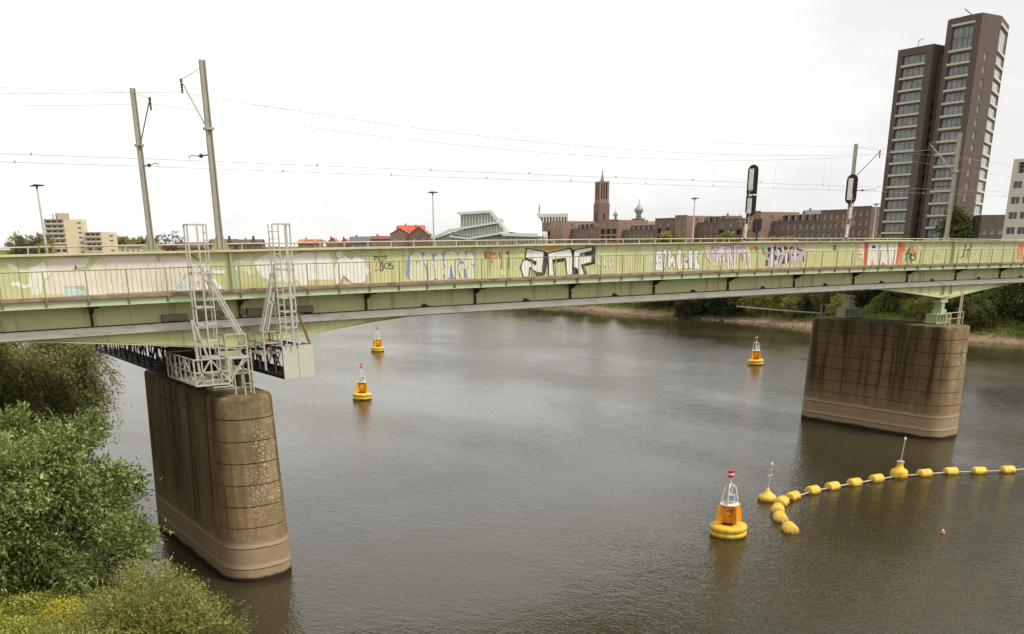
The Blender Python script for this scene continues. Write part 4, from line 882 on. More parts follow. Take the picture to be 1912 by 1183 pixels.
# ------------------------------------------------------------------ vegetation
def leaves_obj(name,P,D,l,wd,material,parent,seed,off,tb=None,kind=None):
    g=np.random.default_rng(seed); n=len(P)
    D=D/np.linalg.norm(D,axis=1,keepdims=True); rv=g.normal(size=(n,3)); Sd=np.cross(D,rv); Sd/=np.linalg.norm(Sd,axis=1,keepdims=True)
    k_=g.uniform(.5,1.5,n); L_=(l*k_)[:,None]; W_=(wd*k_*g.uniform(.75,1.25,n))[:,None]
    V=np.stack([P,P+D*L_*.45+Sd*W_*.5,P+D*L_,P+D*L_*.45-Sd*W_*.5],1).reshape(-1,3)-np.array(off)
    me=bpy.data.meshes.new(name); me.vertices.add(4*n); me.vertices.foreach_set('co',V.astype(np.float32).ravel())
    me.loops.add(4*n); me.loops.foreach_set('vertex_index',np.arange(4*n,dtype=np.int32)); me.polygons.add(n)
    me.polygons.foreach_set('loop_start',np.arange(0,4*n,4,dtype=np.int32)); me.polygons.foreach_set('loop_total',np.full(n,4,np.int32))
    me.update(calc_edges=True)
    t=np.clip((g.normal(.5,.2,n) if tb is None else tb+g.normal(0,.14,n)),0,1).astype(np.float32)
    at_=me.attributes.new('tint','FLOAT','FACE'); at_.data.foreach_set('value',t)
    me.materials.append(material); o=bpy.data.objects.new(name,me); COL.objects.link(o)
    if parent: o.parent=parent
    if kind: o['kind']=kind
    return o
def crown_pts(ells,nclump,ntwig,nleaf,twl,droop,seed,cr=.28,up=.25):
    """clumps spread through ellipsoids, twigs on the clumps, leaves along the twigs"""
    g=np.random.default_rng(seed); Ps=[];Ds=[];Ts=[]
    vol=np.array([e[1][0]*e[1][1]*e[1][2] for e in ells]); vol=vol/vol.sum()
    for c,r in ((ells[i]) for i in g.choice(len(ells),nclump,p=vol)):
        c=np.array(c);r=np.array(r); u=g.normal(size=3); u/=np.linalg.norm(u); cc=c+u*r*g.uniform(.45,1.0)
        rc=cr*min(r.mean(),1.5*r.min())*g.uniform(.6,1.3); tint=g.normal(.46,.16)
        a=g.normal(size=(ntwig,3)); a/=np.linalg.norm(a,axis=1,keepdims=True)
        st=cc+a*rc*g.uniform(.2,1,ntwig)[:,None]*np.array([1,1,.8])
        d=a*.7+u*.5+np.array([0,0,up])+g.normal(0,.25,(ntwig,3)); d/=np.linalg.norm(d,axis=1,keepdims=True)
        tl=twl*g.uniform(.5,1.4,ntwig)
        for k in range(nleaf):
            f=(k+g.random(ntwig))/nleaf; p=st+d*(tl*f)[:,None]+np.array([0,0,-1])*(droop*tl*f*f)[:,None]
            dd=d*.6+g.normal(0,.55,(ntwig,3))+np.array([0,0,-droop*.8])
            Ps.append(p);Ds.append(dd);Ts.append(np.clip(tint+(g.random(ntwig)-.5)*.3+.18*(p[:,2]-c[2])/r[2]*0,0,1))
    return np.concatenate(Ps),np.concatenate(Ds),np.concatenate(Ts)
def limbs(mb,base,ells,n,r0,seed):
    g=random.Random(seed); base=Vector(base)
    for i in range(n):
        c,r=ells[i%len(ells)]; tip=Vector((c[0]+g.uniform(-.7,.7)*r[0],c[1]+g.uniform(-.7,.7)*r[1],c[2]+g.uniform(-.1,.8)*r[2]))
        b0=base+Vector((g.uniform(-.2,.2),g.uniform(-.2,.2),0)); m=b0.lerp(tip,.5)+Vector((g.uniform(-.3,.3),g.uniform(-.3,.3),.3))
        mb.tube([b0,b0.lerp(m,.5)+Vector((0,0,.15)),m,m.lerp(tip,.5)+Vector((0,0,.1)),tip],[r0,r0*.8,r0*.55,r0*.35,r0*.1],6)
        for j in range(3):
            t=g.uniform(.4,.9); q=b0.lerp(tip,t); e=q+Vector((g.uniform(-1,1)*r[0]*.5,g.uniform(-1,1)*r[1]*.5,g.uniform(0,.5)*r[2])); mb.tube([q,q.lerp(e,.5)+Vector((0,0,.1)),e],[r0*.3,r0*.2,r0*.05],5)
def tree(name,label,cat,base,ells,nclump,ntwig,nleaf,l,wd,material,seed,twl=.6,droop=.3,cr=.28,up=.25,nl=6,r0=.14,group=None):
    root=empty(name,base,label,cat,group)
    P,D,T=crown_pts(ells,nclump,ntwig,nleaf,twl,droop,seed,cr,up)
    gz=height(P[:,0],P[:,1]); ok=(P[:,2]>np.maximum(gz,0)+.05); P,D,T=P[ok],D[ok],T[ok]
    leaves_obj('crown',P,D,l,wd,material,root,seed+1,base,T)
    mb=MB(); limbs(mb,base,ells,nl,r0,seed+2); mb.build('trunk',BARK,root,off=Vector(base)); return root
def gz(x,y): return float(height(x,y))
# big willow shrub on the bank
tree('willow_shrub','large green willow shrub leaning over the water beside the stained pier','shrub',(5.2,40.3,gz(5.2,40.3)-.1),
     [((4.6,40.3,6.2),(2.7,2.4,2.6)),((6.7,40.2,6.0),(1.9,1.9,2.4)),((7.9,40.6,4.6),(1.6,1.6,1.9)),((5.5,39.6,3.8),(3.4,2.0,1.9)),((2.6,40.0,5.4),(2.2,2.2,2.9))],150,84,9,.18,.06,LF_W,11,twl=.95,droop=.25,cr=.19,up=.55,nl=12)
tree('willow_shrub','green willow shrub crowding the bank away from the water, behind the big one','shrub',(1.0,42.5,gz(1,42.5)-.1),
     [((1.2,42.5,6.0),(2.6,2.5,2.7)),((3.6,43.2,6.2),(2.0,2.0,2.4))],80,60,9,.17,.055,LF_W,15,twl=.75,droop=.25,cr=.25,up=.45,nl=8)
# drooping olive willows beyond the bridge
tree('weeping_willow','olive brown willow with drooping twigs growing under the bridge edge','tree',(6.2,59,gz(6.2,59)-.1),[((6.6,59,7.2),(3.4,2.8,3.6)),((4,60,7),(3,3,4.2)),((8.5,58.5,6.6),(1.9,2,2.6))],190,50,10,.20,.062,LF_D,31,twl=1.1,droop=.9,cr=.24,up=.1,nl=9,r0=.18)
tree('weeping_willow','sparse see-through willow next to the dark gantry truss','tree',(9.3,64,gz(9.3,64)-.1),[((10.6,63.5,7.6),(2.2,2.0,3.0)),((11.8,63.2,8.4),(1.6,1.5,2.2))],90,40,10,.19,.055,LF_D,37,twl=1.0,droop=.9,cr=.25,up=.1,nl=7,r0=.15)
for i,(x,y,h) in enumerate(((1.5,66,8.5),(-2,60,8),(4,76,9),(0,84,10),(7,90,9))):
    z=gz(x,y); tree('weeping_willow','olive willow in the line along the bank beyond the bridge','tree',(x,y,z-.1),[((x,y,z+h*.55),(3.2,3,h*.42))],70,30,8,.24,.07,LF_D,41+i*5,twl=1.1,droop=.7,cr=.26,up=.1,nl=6,r0=.16,group='willows along the bank beyond the bridge')
# taller trees seen over the bridge at the bank
for i,(x,y,zt,mm) in enumerate(((5,108,17.6,LF_B3),(9,112,17.2,LF_B3),(13,128,16.6,LF_B),(17,150,16.4,LF_B3),(1,118,18,LF_B))):
    z=gz(x,y); h=zt-z; tree('bank_tree','yellow-green tree rising above the far path railing','tree',(x,y,z-.1),[((x,y,z+h*.58),(3.4,3.4,h*.42)),((x+1,y,z+h*.4),(3.6,3.6,h*.35))],80,26,8,.34,.16,mm,71+i*5,twl=.9,droop=.2,cr=.27,up=.3,nl=6,r0=.2,group='trees rising above the path railing')
# foreground bush and undergrowth
tree('bush','feathery yellow-green bush at the water edge in the foreground','bush',(7.0,31.6,gz(7,31.6)-.1),
     [((6.8,31.8,2.6),(2.0,1.8,1.55)),((8.3,31.8,1.9),(1.5,1.5,1.35)),((5.4,31.3,2.2),(1.5,1.5,1.2))],170,46,10,.10,.028,LF_Y,91,twl=.7,droop=.05,cr=.26,up=.75,nl=14,r0=.05)
tree('bush','low yellow-green bush tucked behind the feathery foreground bush','bush',(4.0,29.8,gz(4,29.8)-.1),
     [((4.0,29.8,2.4),(1.8,1.6,1.0))],60,40,9,.11,.03,LF_Y,97,twl=.6,droop=.05,cr=.26,up=.7,nl=8,r0=.04)
g_=np.random.default_rng(5)
def cover(name,label,x0,x1,y0,y1,n,l,wd,material,hh,seed,mask=None):
    g=np.random.default_rng(seed); X=g.uniform(x0,x1,n);Y=g.uniform(y0,y1,n); Z=height(X,Y)
    pat=np.sin(X*2.1+Y*1.3)+np.sin(Y*2.7-X*1.7)+g.normal(0,.6,n); ok=(Z>.5)&(pat>-1.2); X,Y,Z,pat=X[ok],Y[ok],Z[ok],pat[ok]
    if mask is not None: ok=mask(X,Y,g); X,Y,Z,pat=X[ok],Y[ok],Z[ok],pat[ok]
    hgt=hh*(.6+.25*pat); P=np.stack([X,Y,Z+g.random(len(X))*np.maximum(hgt,.05)],-1); D=g.normal(0,.7,(len(X),3))+np.array([0,0,.35])
    c=(float(X.mean()),float(Y.mean()),float(Z.mean()))
    o=leaves_obj(name,P,D,l,wd,material,None,seed,c,np.clip(.5+.12*pat,0,1)); o.location=c; o['kind']='stuff'; tag(o,label,'undergrowth')
cover('undergrowth','light green leafy undergrowth covering the bank below the willow shrub',-2,8.6,27,42,90000,.11,.06,LF_G,.35,3)
cover('yellow_flowers','patch of yellow flowering weeds between shrub and foreground bush',3.6,6.6,34.5,37.5,5000,.07,.05,LF_F,.6,9,lambda X,Y,g:((X-5.0)/1.1)**2+((Y-36)/.9)**2+g.normal(0,.3,len(X))<1)
cover('bank_grass','rough green growth over the bank under and beyond the bridge',-14,9,42,110,60000,.3,.06,LF_D,.5,13)
cover('bank_grass','rough olive growth covering the slope of the far bank',144.5,166,44,262,70000,.55,.12,LF_B,.6,17)
# trees on the far bank: three kinds of crowns, copied
protos=[]
for k,(mm,sh) in enumerate(((LF_B,[((0,0,5.6),(3.6,3.6,4.0)),((1.5,.5,4.2),(3.2,3.2,3.4)),((-1.6,-.4,3.8),(3.0,3.0,3.2))]),(LF_B2,[((0,0,5),(4.2,4.2,4.4)),((-2,.3,3.4),(3.2,3.2,3.0)),((2.2,-.6,3.2),(3,3,2.9))]),(LF_B3,[((0,0,4.6),(3.4,3.4,3.6)),((1.8,0,3.2),(2.6,2.6,2.7)),((-1.7,.8,3),(2.6,2.6,2.5))]))):
    root=empty('bank_tree',(0,0,0)); P,D,T=crown_pts(sh,120,30,8,1.0,.35,200+k,.26,.25); ok=P[:,2]>.15
    leaves_obj('crown',P[ok],D[ok],.34,.17,mm,root,300+k,(0,0,0),T[ok]); mb=MB(); limbs(mb,(0,0,-.3),sh,7,.2,400+k); mb.build('trunk',BARK,root,off=Vector((0,0,0))); protos.append(root)
LAB=['mid-green leafy tree on the sandy far bank','dark rounded tree overhanging the far bank','light yellow-green bushy tree on the far bank']
SHR=['low mid-green shrub close to the far waterline','low dark shrub close to the far waterline','low yellow-green shrub close to the far waterline']
BKL=['mid-green tree in the back row on top of the far bank','dark tree in the back row on top of the far bank','light green tree in the back row on top of the far bank']
g=random.Random(21); used=set()
def put(k,x,y,s,sz=None,label=None):
    r_=protos[k]; loc=(x,y,gz(x,y)-.15); sc=(s,s,sz or s)
    if k not in used: used.add(k); r_.location=loc; r_.scale=sc; r_.rotation_euler=(0,0,g.uniform(0,6)); tag(r_,label or LAB[k],'tree','trees on the far bank')
    else: dup(r_,loc,g.uniform(0,6),scale=sc,label=label or (SHR[k] if s<.62 else LAB[k]))
for (k,x,y,s) in ((1,144.5,141,1.05),(1,146.5,134,1.0),(1,148,148,1.0),(2,151,122,1.05),(2,147.5,128,.8),(0,152,113,1.1),(1,154,106,1.05),(0,151.5,98,1.0),(2,152,89,1.1),(2,153,83,1.0),(0,154,77,1.1),(1,152.5,70,1.1),(1,151,63,1.2),(0,152,56,1.2),(1,150,50,1.2),(2,150.5,166,.5),(2,151,176,.45),(0,153,158,.6),(0,151,187,.5),(1,148,196,.6),(0,149,207,.6),(2,149,216,.5),(1,148,228,.7),(0,148,240,.6),(1,147,252,.6),(0,146,264,.6)):
    put(k,x+g.uniform(-.8,.8),y,s*g.uniform(.92,1.05)*(.88 if y<156 else 1))
for i in range(16):
    y=50+i*7+g.uniform(-2,2); x=159+g.uniform(-2,4); k=g.choice((0,0,1,2)); put(k,x,y,g.uniform(.8,1.0),label=BKL[k])
for i in range(48):
    y=52+i*4.2; put(g.choice((2,0,1,2)),148.5+g.uniform(-2.2,3.5),y+g.uniform(-2,2),g.uniform(.3,.58))
g2=np.random.default_rng(77); st=MB()
for i in range(2600):
    y=g2.uniform(45,270); x=float(shoreR(y))+abs(g2.normal(0,1.5))-.3; z=gz(x,y); r=g2.uniform(.08,.28)*(1.6 if g2.random()<.08 else 1); a=g2.uniform(0,6.28)
    c_,s_=math.cos(a)*r,math.sin(a)*r; h=r*g2.uniform(.5,.9)
    st.add([(x+c_,y+s_,z-.05),(x-s_*1.2,y+c_*1.2,z-.05),(x-c_,y-s_,z-.05),(x+s_,y-c_,z-.05),(x+c_*.3,y+s_*.5,z+h),(x-c_*.5,y-s_*.3,z+h*.85)],[(0,1,4),(1,5,4),(1,2,5),(2,3,5),(3,4,5),(3,0,4)])
so_=single(st,'shore_stones',mat('shore_stone',lin(126,112,92),.9,.35,1.3),'scattered pale stones and driftwood along the far waterline','stones'); so_['kind']='stuff'
mb=MB(); p=Vector((146,72,gz(146,72))); mb.box(p.x-.2,p.x+.2,p.y-.6,p.y+.6,p.z+.05,p.z+.5); mb.prism([(p.x-.2,p.y-.6,p.z+.5),(p.x-.2,p.y+.6,p.z+.5),(p.x-.2,p.y+.3,p.z+.8),(p.x-.2,p.y-.4,p.z+.7)],(.4,0,0))
single(mb,'overturned_boat',WHITE,'small white boat lying on the far sandy bank','boat')
# ------------------------------------------------------------------ town
BRK=mat('brown_brick',lin(122,102,94,.98),.9,.10,1.2,stain=(lin(92,72,66),.4,.5,.7,(.8,.8,.8)))
BRK2=mat('red_brown_brick',lin(142,116,104,.98),.9,.10,1.2)
TBRK=mat('dark_tower_brick',lin(102,88,82,.92),.85,.07,.8)
SLABW=mat('white_balcony_slab',lin(206,196,184,.95),.7,.04,1)
CONW=mat('white_render',lin(248,247,242,.97),.7,.02,.5)
CREAM=mat('cream_render',lin(228,210,178,.95),.8,.04,.5); BEIGE=mat('beige_concrete',lin(190,172,146,.95),.85,.06,.6)
RTILE=mat('red_tile',lin(206,96,72,.9),.8,.12,1.5); OTILE=mat('orange_tile',lin(206,124,92,.9),.8,.12,1.5); BTILE=mat('brown_tile',lin(104,88,78,.9),.85,.12,1.5); GTILE=mat('grey_tile',lin(112,112,116,.9),.8,.08,1)
ROOFG=mat('roof_grey',lin(120,114,108),.9,.08,.5); COPPER=mat('green_copper',lin(116,136,114),.7,.08,2); LEAD=mat('lead_grey',lin(150,152,152),.5,.06,2)
GREYW=mat('pale_concrete',lin(206,200,190,.95),.8,.04,.6)
WINC={}
def win_mesh(wd,ht,glass,frame,cols,rows=1):
    key=(round(wd,2),round(ht,2),glass.name,frame.name,cols,rows)
    if key in WINC: return WINC[key]
    mb=MB(); mb.add([(0,.12,0),(wd,.12,0),(wd,.12,ht),(0,.12,ht)],[(0,1,2,3)],0); t=.07
    for i in range(cols+1): x=(wd-t)*i/cols; mb.box(x,x+t,.05,.119,0,ht,1)
    for j in range(rows+1):
        z=(ht-t)*j/rows
        for i in range(cols): mb.box((wd-t)*i/cols+t+.001,(wd-t)*(i+1)/cols-.001,.05,.119,z,z+t,1)
    me=mb.mesh('window'); me.materials.append(glass); me.materials.append(frame); WINC[key]=me; return me
def volume(root,fp,z0,z1,wall,fac={},roof=ROOFG,name='wall',par=.0,noroof=False):
    """walls on a counter-clockwise footprint; fac[edge]=[(u0,z0,u1,z1,depth,glass,frame,cols,rows)] openings in metres from the edge start / z0"""
    mb=MB(); n=len(fp)
    for e in range(n):
        a=Vector((*fp[e],0)); b=Vector((*fp[(e+1)%n],0)); d=b-a; Lh=d.length; d.normalize(); inn=Vector((-d.y,d.x,0)); ang=math.atan2(d.y,d.x)
        P=lambda u,z,q=0:a+d*u+inn*q+Vector((0,0,z0+z))
        ops=fac.get(e,[]); H=z1-z0
        ops=[o for o in ops if o[0]>=0.02 and o[2]<=Lh-.02 and o[3]<H]
        us=sorted({0,Lh,*[round(o[0],4) for o in ops],*[round(o[2],4) for o in ops]}); zs=sorted({0,H,*[round(o[1],4) for o in ops],*[round(o[3],4) for o in ops]})
        for i in range(len(us)-1):
            for j in range(len(zs)-1):
                uc=(us[i]+us[i+1])/2; zc=(zs[j]+zs[j+1])/2
                if any(o[0]<uc<o[2] and o[1]<zc<o[3] for o in ops): continue
                mb.add([P(us[i],zs[j]),P(us[i+1],zs[j]),P(us[i+1],zs[j+1]),P(us[i],zs[j+1])],[(0,1,2,3)])
        for o in ops:
            u0,w0,u1,w1,dp=o[:5]; q=dp+.13
            for A_,B_ in (((u0,w0),(u1,w0)),((u1,w0),(u1,w1)),((u1,w1),(u0,w1)),((u0,w1),(u0,w0))): mb.add([P(*A_),P(*B_),P(*B_,q),P(*A_,q)],[(0,1,2,3)])
            if o[5]: inst('window',win_mesh(u1-u0,w1-w0,o[5],o[6],o[7],o[8]),P(u0,w0,dp),root,ang)
    if not noroof: mb.add([(*p,z1) for p in fp],[tuple(range(n))],1)
    wl=mb.build(name,[wall,roof],root); return wl
def grid(u0,u1,n,wd,zs,ht,dp=.15,glass=GLASS,frame=FRAMEW,cols=1,rows=1):
    r_=[]; 
    for i in range(n):
        c=u0+(u1-u0)*(i+.5)/n
        for z in zs: r_.append((c-wd/2,z,c+wd/2,z+ht,dp,glass,frame,cols,rows))
    return r_
def rect(x0,x1,y0,y1): return [(x0,y0),(x1,y0),(x1,y1),(x0,y1)]   # edges: 0 south(-Y) 1 east 2 north 3 west(-X, towards the river)
GZ=5.0
# --- dark high-rise, two brick slabs
TX=260.0
yv=lambda px,X=TX,y=443: at(px,y,0,X).y
ya,yb,yc,yd=yv(1637),yv(1698),yv(1713),yv(1777)
zl=at(1690,91,0,TX).z; zr=at(1800,30,0,TX).z
tw=empty('high_rise',(TX+8,(ya+yd)/2,GZ),'dark brown brick twin high-rise with stacked white-edged balconies','tower block')
sp_=(at(1672,126,0,TX).z-at(1643,395,0,TX).z)/12.0
Lw=ya-yb
fac=[]; sl_l=[]
zt0=at(1672,126,0,TX).z
for i in range(18):
    z=zt0-i*sp_*.99
    if z<GZ+3: break
    fac.append((Lw*.15,z-GZ+.25,Lw*.80,z-GZ+sp_*.80,.55,GLASS,FRAMED,4,1)); sl_l.append(z)
volume(tw,rect(TX,TX+18,yb,ya),GZ,zl,TBRK,{3:fac,0:grid(1,6,1,2,[3+i*sp_ for i in range(14)],1.8,.3,GLASSD,FRAMED,2)})
for z in sl_l: MB().box(TX-.12,TX+1.0,ya-Lw*.82,ya-Lw*.13,z-.28,z+.22).build('balcony_edge',SLABW,tw)
# recessed joint between the slabs
volume(tw,rect(TX+3.5,TX+16,yc-.5,yb+.01),GZ,zl-2.5,TBRK,{3:grid(.5,yb-yc,1,1.2,[3+i*sp_ for i in range(14)],1.7,.2,GLASS,FRAMED,2)})
Rw=yc-yd; x2=TX+11
fac=[];sl_r=[]
zb0=at(1790,93,0,TX).z
for i in range(20):
    z=zb0-i*sp_
    if z<GZ+3: break
    hh=sp_*.78 if i else sp_*1.75
    fac.append((Rw*.23,z-GZ+.25,Rw*.80,z-GZ+hh,.5,GLASS,FRAMED,4,1 if i else 2)); sl_r.append(z)
fS=[(2.2,z-GZ+.4,3.1,z-GZ+2.0,.2,GLASS,FRAMEW,1,1) for z in sl_r[1:]]
fS2=[];
for z in sl_r:
    for q in range(4): fS2.append((1.3+q*1.35,z-GZ+.5,2.3+q*1.35,z-GZ+(2.3 if z!=sl_r[0] else 4.8),.25,GLASS,FRAMEW,1,1))
xS=at(1811,443,1,yd-.5).x; pE=at(1826,443,1,yd+5.0)
foot=[(TX,yd),(xS,yd-.5),(pE.x,pE.y),(pE.x-1,yc),(TX+1.2,yc),(TX,yc-1.4)]
L0=math.hypot(foot[1][0]-foot[0][0],foot[1][1]-foot[0][1]); L1=math.hypot(foot[2][0]-foot[1][0],foot[2][1]-foot[1][1])
fS=[(L0*.36,z-GZ+.4,L0*.36+1.3,z-GZ+2.1,.15,GLASS,FRAMEW,1,1) for z in sl_r[1:]]
fS2=[(.5,z-GZ+.35,L1-.5,z-GZ+(sp_*.80 if z!=sl_r[0] else sp_*1.75),.2,GLASS,FRAMEW,4,1) for z in sl_r]
volume(tw,foot,GZ,zr,TBRK,{5:[(a-1.4,b,c-1.4,d,e,f,h,k,m) for a,b,c,d,e,f,h,k,m in fac],0:fS,1:fS2})
for z in sl_r+[zb0+sp_*1.95]: MB().box(TX-.12,TX+.8,yc-Rw*.83,yc-Rw*.20,z-.28,z+.22).build('balcony_edge',SLABW,tw)
ed=Vector((foot[2][0]-foot[1][0],foot[2][1]-foot[1][1],0)).normalized(); on=Vector((ed.y,-ed.x,0))
for z in sl_r+[zb0+sp_*1.95]:
    a=Vector((*foot[1],z))+ed*.3+on*.08; b=a+ed*(L1-.6); MB().bar(a,b,.16,.62).build('window_band',SLABW,tw)
mb=MB(); mb.box(TX+3,TX+9,yd+3,yc-3,zr,zr+.7); mb.tube([(TX+3,yd+5,zr+.7),(TX+2.0,yd+6.5,zr+2.2)],.12,5); mb.build('roof_plant',TBRK,tw)
mb=MB(); mb.tube([(TX+3,ya-4,zl),(TX+2.5,ya-4.5,zl+2),(TX+2.5,ya-6,zl+2.2)],.12,5); mb.build('roof_arm',GALV,tw)
# --- brick apartment row along the quay
QX=300.0
def yq(px,X=QX): return at(px,445,0,X).y
def zq(px,py,X=QX): return at(px,py,0,X).z
def quay(label,segs,basey=None):
    yc_=(yq(segs[0][0])+yq(segs[-1][1]))/2; root=empty('apartment_row',(QX+6,yc_,GZ),label,'apartments','brick apartment rows along the quay')
    for k,(pl,pr_,py,fwd,m_,style) in enumerate(segs):
        y1,y0=yq(pl),yq(pr_)+.02; zt=zq((pl+pr_)/2,py); X=QX-fwd; Lh=y1-y0; H=zt-GZ; st=3.05
        zs=[H-1.0-1.75-i*st for i in range(int((H-3)/st)+1)]; zs=[z for z in zs if z>.6]
        nn=max(1,int(Lh/2.6))
        if style=='dark':   # loggias
            zs2=zs[1:]; f=grid(.6,Lh-.6,max(2,int(Lh/4)),1.5,zs[:1],1.6,.2)+grid(.6,Lh-.6,max(2,int(Lh/4)),3.0,zs2,2.2,1.0,GLASSD,FRAMED,2)
        else: f=grid(.5,Lh-.5,nn,1.25,zs,1.7,.2,GLASS,FRAMEW,1,1)
        fs=grid(.8,fwd+1.5,1,1.2,zs,1.6,.2) if fwd>3 else []
        volume(root,rect(X,QX+12,y0,y1),GZ,zt,m_,{3:f,0:fs})
        mb=MB(); mb.box(X-.15,X+.2,y0+.01,y1-.01,zt-.001,zt+.3); mb.build('parapet',m_,root)
        for i,z in enumerate(zs[1:3]): MB().box(X-.06,X-.003,y0+.02,y1-.02,GZ+z+1.95,GZ+z+2.12).build('string_course',BRK2 if m_ is BRK else BRK,root)
        if style=='terrace':
            mb=MB(); z=zt+.3
            for i in range(int(Lh/3.2)+1): mb.bar((X+1,y0+.5+i*3.2,zt),(X+1,y0+.5+i*3.2,zt+2.4),.14)
            mb.bar((X+1,y0+.4,zt+2.4),(X+1,y1-.4,zt+2.4),.2); mb.build('pergola',GREYW,root)
            volume(root,rect(X+4,QX+11,y0+1,y1-1),zt,zt+2.6,BRK,{3:grid(.5,Lh-2.5,max(1,int(Lh/3.5)),2.0,[.4],1.8,.3,GLASSD,FRAMED,2)},name='penthouse')
quay('brown brick apartment row below the white angular building, with terrace pergola',[(1010,1052,416,4,BRK,'dark'),(1052,1076,413,8,BRK2,''),(1076,1108,428,3,BRK,'terrace'),(1108,1137,424,3,BRK,''),(1137,1172,411,6,BRK2,'dark')])
quay('brown brick apartment row in front of the domed turret, with long low wing',[(1172,1238,430,3,BRK,'terrace'),(1238,1288,408,5,BRK,'dark'),(1288,1310,403,9,BRK2,'')])
quay('brown brick apartment row behind the double signal with pergola terraces',[(1310,1352,416,3,BRK,'terrace'),(1352,1424,409,5,BRK,'dark'),(1424,1450,396,10,BRK2,'')])
quay('brown brick apartment row next to the dark high-rise, topped by a taller end block',[(1450,1545,413,3,BRK,'terrace'),(1545,1606,393,5,BRK,''),(1606,1645,387,7,BRK,'')])
# --- white angular theatre
HX=255.0
def hp(px,py,q=0): v=at(px,py,0,HX+q); return v
th=empty('theatre',(HX+15,(at(800,445,0,HX).y+at(1012,445,0,HX).y)/2,GZ),'white angular building with sloping roof edges and ribbed glass front','theatre')
def slab(name,pts,m_,q0,q1,shade=None):
    P0=[hp(x,y,0) for x,y in pts]; P0=[Vector((HX+q0,p.y,p.z)) for p in P0]
    mb=MB(); mb.prism(P0,(q1-q0,(q1-q0)*1.35,0)); return mb.build(name,m_,th)
gl=mat('theatre_glass',lin(152,158,154),.15,.25,.3,spec=.6)
slab('wall',[(796,452),(846,430),(855,400),(920,396),(948,430),(1012,432),(1012,520),(796,520)],CONW,3.0,30)
slab('glass_wall',[(858,401),(916,398),(934,412),(858,424)],gl,1.0,2.99); slab('glass_wall',[(846,432),(936,417),(948,431),(882,443),(846,438)],gl,.8,2.98); slab('glass_wall',[(800,449),(845,432),(846,442),(880,446),(948,436),(1012,441),(1012,520),(800,520)],gl,.6,2.97)
slab('roof_edge',[(855,396),(920,392),(956,432),(950,436),(916,397),(858,400.5)],CONW,-.8,3.0); slab('roof_edge',[(840,428),(936,412.5),(952,431),(947,432.5),(934,416.5),(842,432)],CONW,-1.2,2.0); slab('roof_edge',[(845,439),(881,443),(952,431),(953,434.5),(881,447),(845,442.5)],CONW,-1.6,1.6); slab('roof_edge',[(796,449),(844,427),(846,430.5),(798,452)],CONW,-1.4,1.8)
Pf=[hp(x,y,q) for x,y,q in ((920,393,9),(1000,399,11),(1012,414,7),(1012,441,.2),(951,432,.2))]
mb=MB(); mb.prism(Pf,(3,4,.0)); mb.build('roof_facet',CONW,th); slab('roof_facet',[(935,434),(1012,435),(1012,442),(948,440)],CONW,-2.2,.15)
mb=MB()
for i in range(13):
    x=858+i*5.6; zt_=399+max(0,(x-916))*.78; zb_=424-(x-858)*.158; 
    if zt_<zb_-1: a=hp(x,zt_);b=hp(x,zb_); mb.bar((HX+.8,a.y,a.z),(HX+.8,b.y,b.z),.3)
for i in range(18):
    x=848+i*5.6; zb_=438+min(5,(x-846)*.14) if x<882 else 443-(x-882)*.18; zt_=432-(x-846)*.166 if x<936 else 417+(x-936)*1.1
    if zt_<zb_-1: a=hp(x,zt_);b=hp(x,zb_); mb.bar((HX+.6,a.y,a.z),(HX+.6,b.y,b.z),.3)
for i in range(38):
    x=802+i*5.6; zt_=449-(x-800)*.378 if x<846 else 446
    if x>948: zt_=441
    a=hp(x,zt_);b=hp(x,470); mb.bar((HX+.4,a.y,a.z),(HX+.4,b.y,b.z),.28)
mb.build('glazing_ribs',CONW,th,kind='stuff')
# grey office behind the theatre
def plane_block(name,label,cat,zc,pxl,pxr,pyt,depth,wall,opens,roof=ROOFG,group=None,rotd=0,z0=GZ):
    """box whose front faces the camera direction, placed at depth zc"""
    a=atd(pxl,450,zc); b=atd(pxr,450,zc); a.z=b.z=0; d=(b-a); Lh=d.length; d.normalize(); d=Matrix.Rotation(R(rotd),3,'Z')@d; n=Vector((-d.y,d.x,0)); zt=atd((pxl+pxr)/2,pyt,zc).z
    b=a+d*Lh; c=(a+b)/2+n*depth/2; root=empty(name,(c.x,c.y,z0),label,cat,group); fp=[(a.x,a.y),(b.x,b.y),(b.x+n.x*depth,b.y+n.y*depth),(a.x+n.x*depth,a.y+n.y*depth)]
    volume(root,fp,z0,zt,wall,opens(Lh,zt-z0),roof); return root,a,d,n,Lh,zt
plane_block('office_building','low grey office with tall narrow windows and a roof mast behind the white angular building','office',480,996,1060,399,14,GREYW,lambda L_,H:{0:grid(.5,L_-.5,11,.8,[H-6.2,H-12],4.6,.3,GLASSD,FRAMED)})
p=atd(1007,399,486); mb=MB(); mb.tube([(p.x,p.y,p.z-1),(p.x,p.y,p.z+2.5),(p.x,p.y,p.z+4.6)],[.12,.45,.3],8); single(mb,'roof_antenna',LEAD,'short antenna standing on the grey office roof','antenna')
